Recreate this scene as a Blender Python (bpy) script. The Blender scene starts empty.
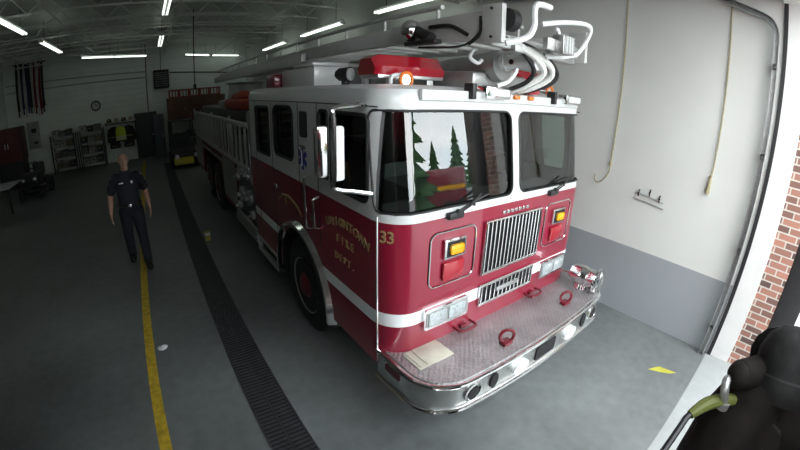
import bpy, bmesh, math, random
from mathutils import Vector, Matrix
random.seed(7)
PI = math.pi
COL = bpy.context.scene.collection

# ------------------------------------------------------------------ helpers
class B:
    """collects shapes into one mesh"""
    def __init__(s): s.bm = bmesh.new()
    def _mi(s, n0, mi):
        s.bm.faces.ensure_lookup_table()
        for f in s.bm.faces[n0:]: f.material_index = mi
    def box(s, x0, x1, y0, y1, z0, z1, mi=0, bev=0.0, seg=2, rot=None):
        c = Vector(((x0+x1)/2, (y0+y1)/2, (z0+z1)/2))
        M = Matrix.Translation(c) @ (rot if rot else Matrix()) @ Matrix.Diagonal((abs(x1-x0), abs(y1-y0), abs(z1-z0), 1))
        t = bmesh.new(); bmesh.ops.create_cube(t, size=1.0, matrix=M)
        if bev: bmesh.ops.bevel(t, geom=t.edges[:], offset=bev, segments=seg, affect='EDGES', profile=.5)
        s._merge(t, mi); return s
    def _merge(s, t, mi):
        me = bpy.data.meshes.new('tmp'); t.to_mesh(me); t.free()
        n0 = len(s.bm.faces); s.bm.from_mesh(me); bpy.data.meshes.remove(me); s._mi(n0, mi)
    def mesh(s, me, M=None, mi=0):
        n0 = len(s.bm.faces); v0 = len(s.bm.verts); s.bm.from_mesh(me); s.bm.verts.ensure_lookup_table()
        if M:
            for v in s.bm.verts[v0:]: v.co = M @ v.co
        s._mi(n0, mi)
    def loft(s, rings, mi=0, closed=True, cap=True, mis=None):
        rv = [[s.bm.verts.new(p) for p in r] for r in rings]
        n = len(rv[0])
        for k in range(len(rv)-1):
            for i in range(n if closed else n-1):
                j = (i+1) % n
                f = s.bm.faces.new((rv[k][i], rv[k][j], rv[k+1][j], rv[k+1][i]))
                f.material_index = mis[k] if mis else mi
        if cap and closed:
            a = s.bm.faces.new(rv[0][::-1]); a.material_index = mis[0] if mis else mi
            b = s.bm.faces.new(rv[-1]); b.material_index = mis[-1] if mis else mi
        return s
    def cyl(s, p0, p1, r0, r1=None, n=16, mi=0, cap=True):
        p0 = Vector(p0); p1 = Vector(p1); d = (p1-p0).normalized(); r1 = r0 if r1 is None else r1
        a = d.orthogonal().normalized(); b = d.cross(a)
        f = lambda p, r: [p + (a*math.cos(2*PI*i/n)+b*math.sin(2*PI*i/n))*r for i in range(n)]
        return s.loft([f(p0, r0), f(p1, r1)], mi, True, cap)
    def lathe(s, prof, o=(0,0,0), axis=(0,0,1), n=24, mi=0, cap=True):
        o = Vector(o); d = Vector(axis).normalized(); a = d.orthogonal().normalized(); b = d.cross(a)
        return s.loft([[o+d*h+(a*math.cos(2*PI*i/n)+b*math.sin(2*PI*i/n))*r for i in range(n)] for r, h in prof], mi, True, cap)
    def tube(s, pts, r, n=8, mi=0, closed=False, smooth=0):
        P = [Vector(p) for p in pts]
        if smooth:
            if isinstance(r, (list, tuple)): r = [q.x for q in spline([Vector((k, 0, 0)) for k in r], smooth, closed)]
            P = spline(P, smooth, closed)
        m = len(P); rings = []; a = None
        for i in range(m):
            if closed: d = (P[(i+1) % m]-P[i-1]).normalized()
            else: d = (P[min(i+1, m-1)]-P[max(i-1, 0)]).normalized()
            a = d.orthogonal().normalized() if a is None else (a-d*a.dot(d)).normalized()
            b = d.cross(a); rr = r[i] if isinstance(r, (list, tuple)) else r
            rings.append([P[i]+(a*math.cos(2*PI*k/n)+b*math.sin(2*PI*k/n))*rr for k in range(n)])
        if closed: rings.append(rings[0])
        return s.loft(rings, mi, True, not closed)
    def prism(s, poly, axis, a0, a1, mi=0):
        def q(u, v, a): return {'x': (a, u, v), 'y': (u, a, v), 'z': (u, v, a)}[axis]
        return s.loft([[q(u, v, a0) for u, v in poly], [q(u, v, a1) for u, v in poly]], mi)
    def ball(s, c, r, n=16, mi=0):
        r = (r, r, r) if not isinstance(r, (tuple, list)) else r
        t = bmesh.new(); bmesh.ops.create_uvsphere(t, u_segments=n, v_segments=max(6, n*2//3), radius=1, matrix=Matrix.Translation(c) @ Matrix.Diagonal((*r, 1)))
        s._merge(t, mi); return s
    def text(s, body, M, size, ext=.003, mi=0, bold=0.0):
        cu = bpy.data.curves.new('t', 'FONT'); cu.body = body; cu.size = size; cu.extrude = ext; cu.align_x = 'CENTER'; cu.align_y = 'CENTER'; cu.offset = bold
        cu.resolution_u = 3
        o = bpy.data.objects.new('t', cu); COL.objects.link(o)
        dg = bpy.context.evaluated_depsgraph_get(); me = bpy.data.meshes.new_from_object(o.evaluated_get(dg))
        s.mesh(me, M, mi); bpy.data.objects.remove(o); bpy.data.curves.remove(cu); bpy.data.meshes.remove(me); return s
    def done(s, name, mats, parent=None, angle=35, flat=False):
        bmesh.ops.recalc_face_normals(s.bm, faces=s.bm.faces[:])
        me = bpy.data.meshes.new(name); s.bm.to_mesh(me); s.bm.free()
        for m in (mats if isinstance(mats, (list, tuple)) else [mats]): me.materials.append(m)
        if not flat:
            me.polygons.foreach_set('use_smooth', [True]*len(me.polygons)); me.set_sharp_from_angle(angle=math.radians(angle))
        o = bpy.data.objects.new(name, me); COL.objects.link(o)
        if parent: o.parent = parent
        return o

def split(o):
    """one object per cluster of touching islands"""
    me = o.data; bm = bmesh.new(); bm.from_mesh(me); bm.verts.ensure_lookup_table(); seen = {}; isl = []
    for v in bm.verts:
        if v.index in seen: continue
        st = [v]; seen[v.index] = len(isl); cur = []
        while st:
            a = st.pop(); cur.append(a)
            for e in a.link_edges:
                w = e.other_vert(a)
                if w.index not in seen: seen[w.index] = len(isl); st.append(w)
        isl.append(cur)
    bb = [([min(v.co[k] for v in c)-.003 for k in range(3)], [max(v.co[k] for v in c)+.003 for k in range(3)]) for c in isl]
    par = list(range(len(isl)))
    def find(i):
        while par[i] != i: i = par[i]
        return i
    for i in range(len(isl)):
        for j in range(i):
            if all(bb[i][0][k] <= bb[j][1][k] and bb[j][0][k] <= bb[i][1][k] for k in range(3)): par[find(i)] = find(j)
    roots = sorted({find(i) for i in range(len(isl))})
    if len(roots) < 2: bm.free(); return [o]
    out = []
    for r in roots:
        m2 = bmesh.new(); m2.from_mesh(me); m2.verts.ensure_lookup_table()
        bmesh.ops.delete(m2, geom=[m2.verts[i] for i in seen if find(seen[i]) != r], context='VERTS')
        nm = o.name.split('.')[0]
        if r == roots[0]: tgt = o; first = m2; continue
        nme = me.copy(); m2.to_mesh(nme); m2.free()
        q = o.copy(); q.data = nme; COL.objects.link(q); q.parent = o.parent; out.append(q)
    first.to_mesh(me); first.free(); bm.free()
    return [o]+out

def spline(P, k=6, closed=False):
    out = []; m = len(P)
    for i in range(m if closed else m-1):
        g = (lambda j: P[j % m]) if closed else (lambda j: P[max(0, min(m-1, j))])
        a, b, c, d = g(i-1), g(i), g(i+1), g(i+2)
        for t in range(k):
            t /= k
            out.append(.5*((2*b)+(c-a)*t+(2*a-5*b+4*c-d)*t*t+(3*b-a-3*c+d)*t**3))
    if not closed: out.append(P[-1])
    return out

def rrect(u0, u1, v0, v1, r, n=5):
    out = []
    for cu, cv, a0 in ((u1-r, v1-r, 0), (u0+r, v1-r, PI/2), (u0+r, v0+r, PI), (u1-r, v0+r, 3*PI/2)):
        for i in range(n+1):
            a = a0+PI/2*i/n; out.append((cu+r*math.cos(a), cv+r*math.sin(a)))
    return out

def tag(o, label=None, cat=None, group=None, kind=None):
    for k, v in (('label', label), ('category', cat), ('group', group), ('kind', kind)):
        if v: o[k] = v
    return o
def thing(name, label, cat, loc=(0, 0, 0), rz=0, group=None):
    o = bpy.data.objects.new(name, None); o.empty_display_size = .2; COL.objects.link(o); o.location = loc; o.rotation_euler = (0, 0, rz)
    return tag(o, label, cat, group)
def copy_tree(o, parent=None):
    c = o.copy(); COL.objects.link(c); c.parent = parent
    for ch in list(o.children): copy_tree(ch, c)
    return c
def boolean(o, cutter, op='DIFFERENCE'):
    m = o.modifiers.new('b', 'BOOLEAN'); m.operation = op; m.object = cutter; m.solver = 'EXACT'
    dg = bpy.context.evaluated_depsgraph_get(); me = bpy.data.meshes.new_from_object(o.evaluated_get(dg))
    o.modifiers.clear(); old = o.data; o.data = me; me.name = o.name; bpy.data.meshes.remove(old)
    cm = cutter.data; bpy.data.objects.remove(cutter); bpy.data.meshes.remove(cm)
    me.polygons.foreach_set('use_smooth', [True]*len(me.polygons)); me.set_sharp_from_angle(angle=math.radians(30))

# ------------------------------------------------------------------ materials
def mat(name, col, rough=.5, metal=0., coat=0., noise=0., nscale=6., bump=0., bscale=40., spec=None, emit=None, estr=1.):
    m = bpy.data.materials.new(name); m.use_nodes = True; nt = m.node_tree; p = nt.nodes['Principled BSDF']
    p.inputs['Base Color'].default_value = (*col, 1); p.inputs['Roughness'].default_value = rough; p.inputs['Metallic'].default_value = metal
    p.inputs['Coat Weight'].default_value = coat; p.inputs['Coat Roughness'].default_value = .05
    if spec is not None: p.inputs['Specular IOR Level'].default_value = spec
    if emit: p.inputs['Emission Color'].default_value = (*emit, 1); p.inputs['Emission Strength'].default_value = estr
    tc = nt.nodes.new('ShaderNodeTexCoord')
    if noise:
        n = nt.nodes.new('ShaderNodeTexNoise'); n.inputs['Scale'].default_value = nscale; n.inputs['Detail'].default_value = 5
        nt.links.new(tc.outputs['Object'], n.inputs['Vector'])
        r = nt.nodes.new('ShaderNodeMapRange'); r.inputs['From Min'].default_value = .3; r.inputs['From Max'].default_value = .7
        r.inputs['To Min'].default_value = 1-noise; r.inputs['To Max'].default_value = 1+noise; nt.links.new(n.outputs['Fac'], r.inputs['Value'])
        mx = nt.nodes.new('ShaderNodeMix'); mx.data_type = 'RGBA'; mx.blend_type = 'MULTIPLY'; mx.inputs['Factor'].default_value = 1
        mx.inputs['A'].default_value = (*col, 1); nt.links.new(r.outputs['Result'], mx.inputs['B']); nt.links.new(mx.outputs['Result'], p.inputs['Base Color'])
    if bump:
        n = nt.nodes.new('ShaderNodeTexNoise'); n.inputs['Scale'].default_value = bscale; nt.links.new(tc.outputs['Object'], n.inputs['Vector'])
        b = nt.nodes.new('ShaderNodeBump'); b.inputs['Strength'].default_value = bump; b.inputs['Distance'].default_value = .01
        nt.links.new(n.outputs['Fac'], b.inputs['Height']); nt.links.new(b.outputs['Normal'], p.inputs['Normal'])
    return m
def nodes(m): return m.node_tree, m.node_tree.nodes['Principled BSDF']

RED = mat('engine red paint', (.25, .010, .032), .28, coat=.7, noise=.06, nscale=2)
WHITE = mat('engine white paint', (.7, .72, .71), .3, coat=.5, noise=.03, nscale=2)
STRIPE = mat('white reflective stripe', (.86, .88, .88), .4)
CHROME = mat('chrome', (.78, .78, .78), .12, 1., noise=.05)
BRUSHED = mat('brushed aluminium', (.62, .63, .62), .35, 1., noise=.1, nscale=10)
GREYPAINT = mat('pale grey ladder paint', (.56, .57, .55), .45, noise=.08, nscale=4)
ALU = mat('dull aluminium', (.42, .43, .42), .45, .7, noise=.12)
BLACK = mat('black rubber', (.012, .012, .013), .6, noise=.2, nscale=20)
BLACKMETAL = mat('black metal', (.02, .02, .021), .45, noise=.2, nscale=8)
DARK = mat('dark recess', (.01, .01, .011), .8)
GASKET = mat('window rubber', (.015, .016, .016), .5)
INTERIOR = mat('grey cab interior', (.07, .075, .075), .8, noise=.1)
SEAT = mat('dark seat vinyl', (.035, .037, .04), .6, noise=.15)
AMBER = mat('amber lens', (.85, .42, .01), .2, coat=.5)
ORANGE = mat('orange lens', (.8, .2, .02), .3, coat=.3)
HEADL = mat('headlamp glass', (.48, .53, .54), .12, .3, noise=.25, nscale=50)
LENSRED = mat('red lens', (.36, .008, .02), .2, coat=.8)
CLEARLENS = mat('clear lamp lens', (.78, .81, .8), .12, .25, noise=.15, nscale=60)
GOLD = mat('gold leaf', (.42, .31, .14), .45, .3, noise=.15)
BLUE = mat('blue emblem', (.02, .04, .28), .5)
TYRE = mat('tyre rubber', (.015, .015, .015), .75, noise=.2, nscale=30, bump=.3, bscale=60)
HOSEWHITE = mat('white hose jacket', (.75, .76, .73), .6, noise=.12, nscale=60)

def glass(name, tint, gloss=1.0):
    m = bpy.data.materials.new(name); m.use_nodes = True; nt = m.node_tree
    for n in list(nt.nodes):
        if n.type != 'OUTPUT_MATERIAL': nt.nodes.remove(n)
    out = nt.nodes['Material Output']; t = nt.nodes.new('ShaderNodeBsdfTransparent'); t.inputs['Color'].default_value = (*tint, 1)
    g = nt.nodes.new('ShaderNodeBsdfGlossy'); g.inputs['Roughness'].default_value = .0; g.inputs['Color'].default_value = (1, 1, 1, 1)
    f = nt.nodes.new('ShaderNodeFresnel'); f.inputs['IOR'].default_value = 1.8
    x = nt.nodes.new('ShaderNodeMixShader'); nt.links.new(f.outputs[0], x.inputs[0]); nt.links.new(t.outputs[0], x.inputs[1]); nt.links.new(g.outputs[0], x.inputs[2])
    nt.links.new(x.outputs[0], out.inputs[0]); return m
GLASS = glass('tinted cab glass', (.66, .76, .72))

def tread():
    m = mat('tread plate', (.44, .42, .43), .4, .75, noise=.18, nscale=5); nt, p = nodes(m)
    tc = nt.nodes.new('ShaderNodeTexCoord'); last = None
    for a in (.785, -.785):
        mp = nt.nodes.new('ShaderNodeMapping'); mp.inputs['Rotation'].default_value = (0, 0, a); nt.links.new(tc.outputs['Object'], mp.inputs['Vector'])
        w = nt.nodes.new('ShaderNodeTexWave'); w.inputs['Scale'].default_value = 9.; nt.links.new(mp.outputs[0], w.inputs['Vector'])
        if last:
            x = nt.nodes.new('ShaderNodeMath'); x.operation = 'MULTIPLY'; nt.links.new(last.outputs['Fac'], x.inputs[0]); nt.links.new(w.outputs['Fac'], x.inputs[1])
        last = w
    b = nt.nodes.new('ShaderNodeBump'); b.inputs['Strength'].default_value = .9; b.inputs['Distance'].default_value = .006
    nt.links.new(x.outputs[0], b.inputs['Height']); nt.links.new(b.outputs[0], p.inputs['Normal'])
    return m
TREAD = tread()

def concrete(name, col, rough, amount=.25):
    m = mat(name, col, rough); nt, p = nodes(m); tc = nt.nodes.new('ShaderNodeTexCoord')
    def nz(sc, det):
        n = nt.nodes.new('ShaderNodeTexNoise'); n.inputs['Scale'].default_value = sc; n.inputs['Detail'].default_value = det; nt.links.new(tc.outputs['Object'], n.inputs['Vector']); return n
    a, c = nz(.6, 6), nz(9, 4)
    ad = nt.nodes.new('ShaderNodeMath'); ad.operation = 'MULTIPLY_ADD'; ad.inputs[1].default_value = .35; nt.links.new(c.outputs['Fac'], ad.inputs[0]); nt.links.new(a.outputs['Fac'], ad.inputs[2])
    r = nt.nodes.new('ShaderNodeValToRGB'); e = r.color_ramp.elements
    e[0].position = .45; e[0].color = (*[k*(1-amount) for k in col], 1); e[1].position = .95; e[1].color = (*[min(1, k*(1+amount)) for k in col], 1)
    nt.links.new(ad.outputs[0], r.inputs[0]); nt.links.new(r.outputs[0], p.inputs['Base Color'])
    mr = nt.nodes.new('ShaderNodeMapRange'); mr.inputs['To Min'].default_value = rough-.1; mr.inputs['To Max'].default_value = rough+.15; nt.links.new(a.outputs['Fac'], mr.inputs['Value']); nt.links.new(mr.outputs[0], p.inputs['Roughness'])
    return m
FLOOR = concrete('sealed concrete floor', (.15, .162, .16), .4, .4)
APRON = concrete('pale concrete apron', (.3, .315, .31), .75, .15)
ASPHALT = mat('grey street asphalt', (.16, .16, .16), .9, noise=.2)

def wallmat(name, upper, lower, zsplit, axis_noise=1.5):
    m = mat(name, upper, .55); nt, p = nodes(m)
    g = nt.nodes.new('ShaderNodeNewGeometry'); sx = nt.nodes.new('ShaderNodeSeparateXYZ'); nt.links.new(g.outputs['Position'], sx.inputs[0])
    gt = nt.nodes.new('ShaderNodeMath'); gt.operation = 'GREATER_THAN'; gt.inputs[1].default_value = zsplit; nt.links.new(sx.outputs['Z'], gt.inputs[0])
    n = nt.nodes.new('ShaderNodeTexNoise'); n.inputs['Scale'].default_value = axis_noise; n.inputs['Detail'].default_value = 5; nt.links.new(g.outputs['Position'], n.inputs['Vector'])
    mr = nt.nodes.new('ShaderNodeMapRange'); mr.inputs['To Min'].default_value = .9; mr.inputs['To Max'].default_value = 1.08; nt.links.new(n.outputs['Fac'], mr.inputs['Value'])
    mx = nt.nodes.new('ShaderNodeMix'); mx.data_type = 'RGBA'; nt.links.new(gt.outputs[0], mx.inputs['Factor']); mx.inputs['A'].default_value = (*lower, 1); mx.inputs['B'].default_value = (*upper, 1)
    mm = nt.nodes.new('ShaderNodeMix'); mm.data_type = 'RGBA'; mm.blend_type = 'MULTIPLY'; mm.inputs['Factor'].default_value = 1
    nt.links.new(mx.outputs['Result'], mm.inputs['A']); nt.links.new(mr.outputs[0], mm.inputs['B']); nt.links.new(mm.outputs['Result'], p.inputs['Base Color'])
    return m
WALLR = wallmat('white painted wall with grey band', (.78, .81, .77), (.37, .4, .42), .89)
PAINTW = mat('white paint', (.74, .75, .73), .5, noise=.04)

def siding(name, col, scale):
    m = mat(name, col, .5, noise=.06, nscale=1.5); nt, p = nodes(m); g = nt.nodes.new('ShaderNodeNewGeometry')
    w = nt.nodes.new('ShaderNodeTexWave'); w.wave_type = 'BANDS'; w.bands_direction = 'Z'; w.wave_profile = 'SAW'; w.inputs['Scale'].default_value = scale
    nt.links.new(g.outputs['Position'], w.inputs['Vector']); b = nt.nodes.new('ShaderNodeBump'); b.inputs['Strength'].default_value = .8; b.inputs['Distance'].default_value = .03
    nt.links.new(w.outputs['Fac'], b.inputs['Height']); nt.links.new(b.outputs[0], p.inputs['Normal']); return m
SIDING = siding('pale green grey metal siding', (.70, .76, .70), 1.3)
DECK = siding('ceiling deck', (.62, .66, .6), 1.)
DECK.node_tree.nodes['Wave Texture'].bands_direction = 'Y'; DECK.node_tree.nodes['Wave Texture'].inputs['Scale'].default_value = 1.6
JOIST = mat('grey painted joist steel', (.72, .75, .7), .5, noise=.1)

def brick():
    m = mat('red brick', (.4, .15, .1), .85); nt, p = nodes(m); g = nt.nodes.new('ShaderNodeNewGeometry')
    sx = nt.nodes.new('ShaderNodeSeparateXYZ'); nt.links.new(g.outputs['Position'], sx.inputs[0])
    ad = nt.nodes.new('ShaderNodeMath'); nt.links.new(sx.outputs['X'], ad.inputs[0]); nt.links.new(sx.outputs['Y'], ad.inputs[1])
    cb = nt.nodes.new('ShaderNodeCombineXYZ'); nt.links.new(ad.outputs[0], cb.inputs[0]); nt.links.new(sx.outputs['Z'], cb.inputs[1])
    t = nt.nodes.new('ShaderNodeTexBrick'); nt.links.new(cb.outputs[0], t.inputs['Vector']); t.inputs['Scale'].default_value = 1
    t.inputs['Brick Width'].default_value = .205; t.inputs['Row Height'].default_value = .077; t.inputs['Mortar Size'].default_value = .008
    t.inputs['Color1'].default_value = (.46, .22, .16, 1); t.inputs['Color2'].default_value = (.085, .06, .055, 1); t.inputs['Mortar'].default_value = (.58, .55, .49, 1); t.inputs['Bias'].default_value = .0
    nt.links.new(t.outputs['Color'], p.inputs['Base Color'])
    b = nt.nodes.new('ShaderNodeBump'); b.inputs['Strength'].default_value = .5; b.inputs['Distance'].default_value = .01; b.invert = True; nt.links.new(t.outputs['Fac'], b.inputs['Height']); nt.links.new(b.outputs[0], p.inputs['Normal'])
    return m
BRICK = brick()
YELLOW = mat('yellow floor paint', (.55, .38, .03), .6, noise=.3, nscale=14)
GALV = mat('galvanised steel', (.45, .46, .46), .4, .8, noise=.15, nscale=20)
TUBELIGHT = mat('lit fluorescent tube', (.9, .95, .9), .5, emit=(.90, 1., .90), estr=2.6)
IRON = mat('dark cast iron grate', (.05, .052, .056), .55, .3, noise=.25, nscale=10)

# ------------------------------------------------------------------ setting
XL, XR, YF, YB, ZC = -9.2, 2.1, -1.69, 17.3, 5.05
def struct(o, label=None): o['kind'] = 'structure'; return o
struct(B().box(XL, XR+.5, YF, YB+.2, -.2, 0).done('floor', FLOOR, flat=True))
struct(B().box(-14, 14, -9, YF, -.2, 0).done('trim_apron', APRON, flat=True))
struct(B().box(-40, 40, -45, -9, -.2, -.01).done('trim_street', ASPHALT, flat=True))
struct(B().box(XR, XR+.4, YF, YB, 0, ZC+.2).done('wall_right', WALLR, flat=True))
struct(B().box(XL, XR+.4, YB, YB+.3, 0, ZC+.2).done('wall_back', SIDING, flat=True))
struct(B().box(XL-.3, XL, YF-.5, YB+.3, 0, ZC+.2).done('wall_left', SIDING, flat=True))
DX0, DZ = -2.95, 3.86
wf = B(); wf.box(XL-.3, DX0, -1.97, YF, 0, ZC+.2, 0); wf.box(XL-.3, DX0, -2.24, -1.97, 0, ZC+.2, 1)
wf.box(DX0, XR, -1.97, YF, DZ, ZC+.2, 0); wf.box(DX0, XR, -2.24, -1.97, DZ, ZC+.2, 1)
wf.box(XR, XR+1.6, -2.24, -1.97, 0, ZC+.2, 1); wf.box(XR, XR+1.6, -1.97, YF, 0, ZC+.2, 0)
struct(wf.done('wall_front', [PAINTW, BRICK], flat=True))
struct(B().box(XR-.012, XR, -1.965, -1.745, 0, DZ).done('trim_1', PAINTW, flat=True))
struct(B().box(XR-.03, XR, -1.745, -1.70, 0, DZ).done('trim_2', BLACK, flat=True))
ceil = struct(B().box(XL-.3, XR+.4, YF-.5, YB+.3, ZC+.02, ZC+.3).done('ceiling', DECK, flat=True))
def joist(y):
    b = B()
    for z in (4.62, 4.98):
        b.box(XL, XR, y-.045, y-.008, z-.018, z+.018); b.box(XL, XR, y+.008, y+.045, z-.018, z+.018)
    n = 30
    for i in range(n):
        xa = XL+(XR-XL)*i/n; xb = XL+(XR-XL)*(i+1)/n
        b.cyl((xa, y, 4.62 if i % 2 else 4.98), (xb, y, 4.98 if i % 2 else 4.62), .013, n=6)
    return b.done('ceiling_joist', JOIST, ceil)
for k in range(12): joist(-.6+k*1.55)
for x in (-7.4, -4.6, -1.8, .8):
    B().box(x-.02, x+.02, YF, YB, 4.58, 4.60).done('bridging_bar', JOIST, ceil)

# overhead door: tracks, raised panels
def track(x):
    t = thing('door_track', 'galvanised overhead door track running up beside the white door jamb' if x > 0 else 'galvanised overhead door track on the far side of the door opening', 'door track', (x, YF+.06, 0), 0)
    pts = [(0, 0, 0), (0, 0, 3.5)]+[(0, .20-.20*math.cos(a), 3.5+.20*math.sin(a)) for a in [1.25*i/8 for i in range(1, 9)]]+[(0, .75, 3.90), (0, 3.6, 3.93)]
    s = 1 if x > 0 else -1
    ch = B()
    ring = []
    for i, p in enumerate(pts):
        a = pts[max(i-1, 0)]; c = pts[min(i+1, len(pts)-1)]
        d = (Vector(c)-Vector(a)).normalized(); nrm = Vector((0, d.z, -d.y)); p = Vector(p)
        prof = [(-.035*s, .03), (-.035*s, .022), (.02*s, .022), (.02*s, -.022), (-.035*s, -.022), (-.035*s, -.03), (.028*s, -.03), (.028*s, .03)]
        ring.append([p+Vector((u, 0, 0))+nrm*v for u, v in prof])
    ch.loft(ring); ch.done('channel', GALV, t)
    for z in (.35, 1.3, 2.3, 3.2):
        B().box(.02*s, .068*s, -.03, .03, z-.03, z+.03).cyl((.0, 0, z), (.05*s, 0, z), .012).done('bracket', GALV, t)
    return t
track(2.02); track(DX0+.1)
od = thing('overhead_door', 'white sectional overhead door raised flat under the ceiling', 'garage door', (-.3, .5, 3.98))
for k in range(4):
    p = B(); y0 = -.7+k*.75; p.box(-2.48, 2.24, y0, y0+.73, .02, .07, bev=.006); p.done('door_panel', PAINTW, od)
    for x in (-2.52, 2.28): B().cyl((x-.05, y0+.36, .0), (x+.05, y0+.36, .0), .024, n=10).done('roller', GALV, od)
for k in range(5):
    B().box(-2.2, 2.2, -.7+k*.75-.03, -.7+k*.75+.01, -.01, .02).done('panel_strut', GALV, od)

# floor markings and drain
tag(B().box(-3.06, -2.956, -1.6, 16, 0, .003).done('floor_line', YELLOW, flat=True), 'long yellow painted line on the grey concrete floor', 'floor line')
ym = B().prism([(1.22, -1.22), (1.36, -1.30), (1.40, -1.50), (1.33, -1.44), (1.27, -1.34)], 'z', 0, .003)
tag(ym.done('paint_mark', mat('yellow green paint', (.42, .40, .05), .6, noise=.2), flat=True), 'small yellow paint mark on the floor in front of the engine bumper', 'paint mark')
dr = thing('floor_drain', 'long dark trench drain grate set in the floor beside the engine', 'drain', (-2.04, 7, 0))
B().box(-.155, .155, -8.2, 7.6, 0, .002).done('channel', DARK, dr, flat=True)
g = B()
for x in (-.165, .155): g.box(x, x+.01, -8.2, 7.6, 0, .012)
g.box(-.006, .006, -8.2, 7.6, .002, .009)
y = -8.2
while y < 7.6: g.box(-.155, .155, y, y+.022, .002, .009); y += .045
g.done('grate', IRON, dr, flat=True)

# ceiling lights
def fixture(name, L):
    t = thing(name, 'x', 'light', (0, 0, 0))
    B().box(-.022, .022, -L/2, L/2, .0, .09, bev=.008).done('housing', PAINTW, t)
    for x in (-.045, .045):
        B().cyl((x, -L/2+.03, 0), (x, L/2-.03, 0), .017, n=10).done('tube', TUBELIGHT, t)
    b = B()
    for s in (-1, 1): b.box(-.065, .065, s*(L/2-.03)-.012, s*(L/2-.03)+.012, -.025, .04)
    split(b.done('lamp_holder', PAINTW, t))
    h = B()
    for s in (-1, 1): h.cyl((0, s*L*.35, .08), (0, s*L*.35, .56), .006, n=6)
    split(h.done('hanger_rod', BLACKMETAL, t))
    return t
P8 = fixture('ceiling_light', 2.5); P4 = fixture('ceiling_light', 1.5)
LG = 'fluorescent ceiling lights'
spots = [
 (P8, 1.62, 11.2, 4.06, 0, 'fluorescent light nearest the back wall in the row above the engine'),
 (P8, 1.62, 7.4, 4.06, 0, 'fluorescent light second from the back in the row above the engine'),
 (P8, 1.62, 3.55, 4.06, 0, 'fluorescent light nearest the door in the row above the engine ladder'),
 (P8, -2.14, 5.75, 4.31, 0, 'fluorescent light nearest the door above the walking person'),
 (P8, -2.10, 11.0, 4.31, 0, 'fluorescent light farther back above the walking person'),
 (P8, -5.25, 6.35, 4.31, 0, 'fluorescent light near the top left corner of the photo'),
 (P8, -5.22, 10.1, 4.31, 0, 'fluorescent light farther back in the leftmost row'),
 (P4, -4.36, 13.87, 4.31, -.91, 'crosswise fluorescent light farthest left in front of the back wall'),
 (P4, -3.2, 14.66, 4.31, -1.01, 'crosswise fluorescent light above the dark back door'),
 (P4, -.4, 16.0, 4.31, -.93, 'crosswise fluorescent light right of the hanging black cord'),
 (P4, 1.0, 16.75, 4.31, -1.2, 'crosswise fluorescent light farthest right near the engine ladder'),
 (P4, -8.95, 14.6, 2.85, 0, 'low fluorescent light on the left wall under the hanging hoses'),
]
for i, (P, x, y, z, rz, lab) in enumerate(spots):
    o = copy_tree(P); o.location = (x, y, z); o.rotation_euler = (0, 0, rz); o['label'] = lab; o['group'] = LG
for P in (P8, P4):
    for c in list(P.children): bpy.data.objects.remove(c)
    bpy.data.objects.remove(P)

# right wall fittings
ROPE = mat('tan rope', (.42, .37, .22), .8, noise=.2, nscale=40)
r1 = B().tube([(2.085, .07, 4.95), (2.085, .09, 3), (2.08, .12, 1.9), (2.08, .125, 1.74), (2.07, .18, 1.63), (2.065, .25, 1.58), (2.07, .30, 1.60), (2.075, .31, 1.67)], .008, smooth=5, n=6)
r1.ball((2.075, .12, 1.84), (.022, .022, .035), 10)
tag(r1.done('rope', ROPE), 'tan rope hanging on the white wall with a hooked end, nearest the engine', 'rope')
r2 = B().tube([(2.085, -1.15, 4.95), (2.085, -1.14, 3.2), (2.08, -1.13, 2.1), (2.08, -1.12, 1.95), (2.075, -1.115, 1.78)], .008, smooth=4, n=6)
r2.cyl((2.078, -1.12, 1.98), (2.075, -1.115, 1.78), .016, .026, 10)
tag(r2.done('rope', ROPE), 'tan rope hanging straight on the white wall near the door track', 'rope')
hk = thing('wall_hook_rack', 'wire hook rack with three hooks mounted on the white wall', 'hook rack', (2.09, -.45, 1.52))
B().tube([(0, .2, -.02), (-.01, .0, -.03), (0, -.2, -.06)], .006, n=6).tube([(0, .19, .05), (-.01, 0, .035), (0, -.18, .01)], .006, n=6).done('rail', BRUSHED, hk)
split(hk.children[0])
for y, z in ((.14, .06), (.0, .09), (-.13, .05)):
    B().tube([(0, y, z+.04), (-.02, y, z), (-.05, y-.01, z-.03), (-.055, y-.01, z+.005)], .008, n=6, smooth=3).ball((-.056, y-.01, z+.01), .014, 8).done('hook', BLACKMETAL, hk)

# outside: downspout, trees, parked vehicle (seen in the windshield)
tag(B().box(2.12, 2.34, -2.52, -2.245, 0, 4.6, bev=.02).box(2.10, 2.36, -2.53, -2.245, .5, .56).box(2.10, 2.36, -2.53, -2.245, 2.6, 2.66).done('downspout', BLACKMETAL), 'black downspout on the brick corner outside the door', 'downspout')

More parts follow.
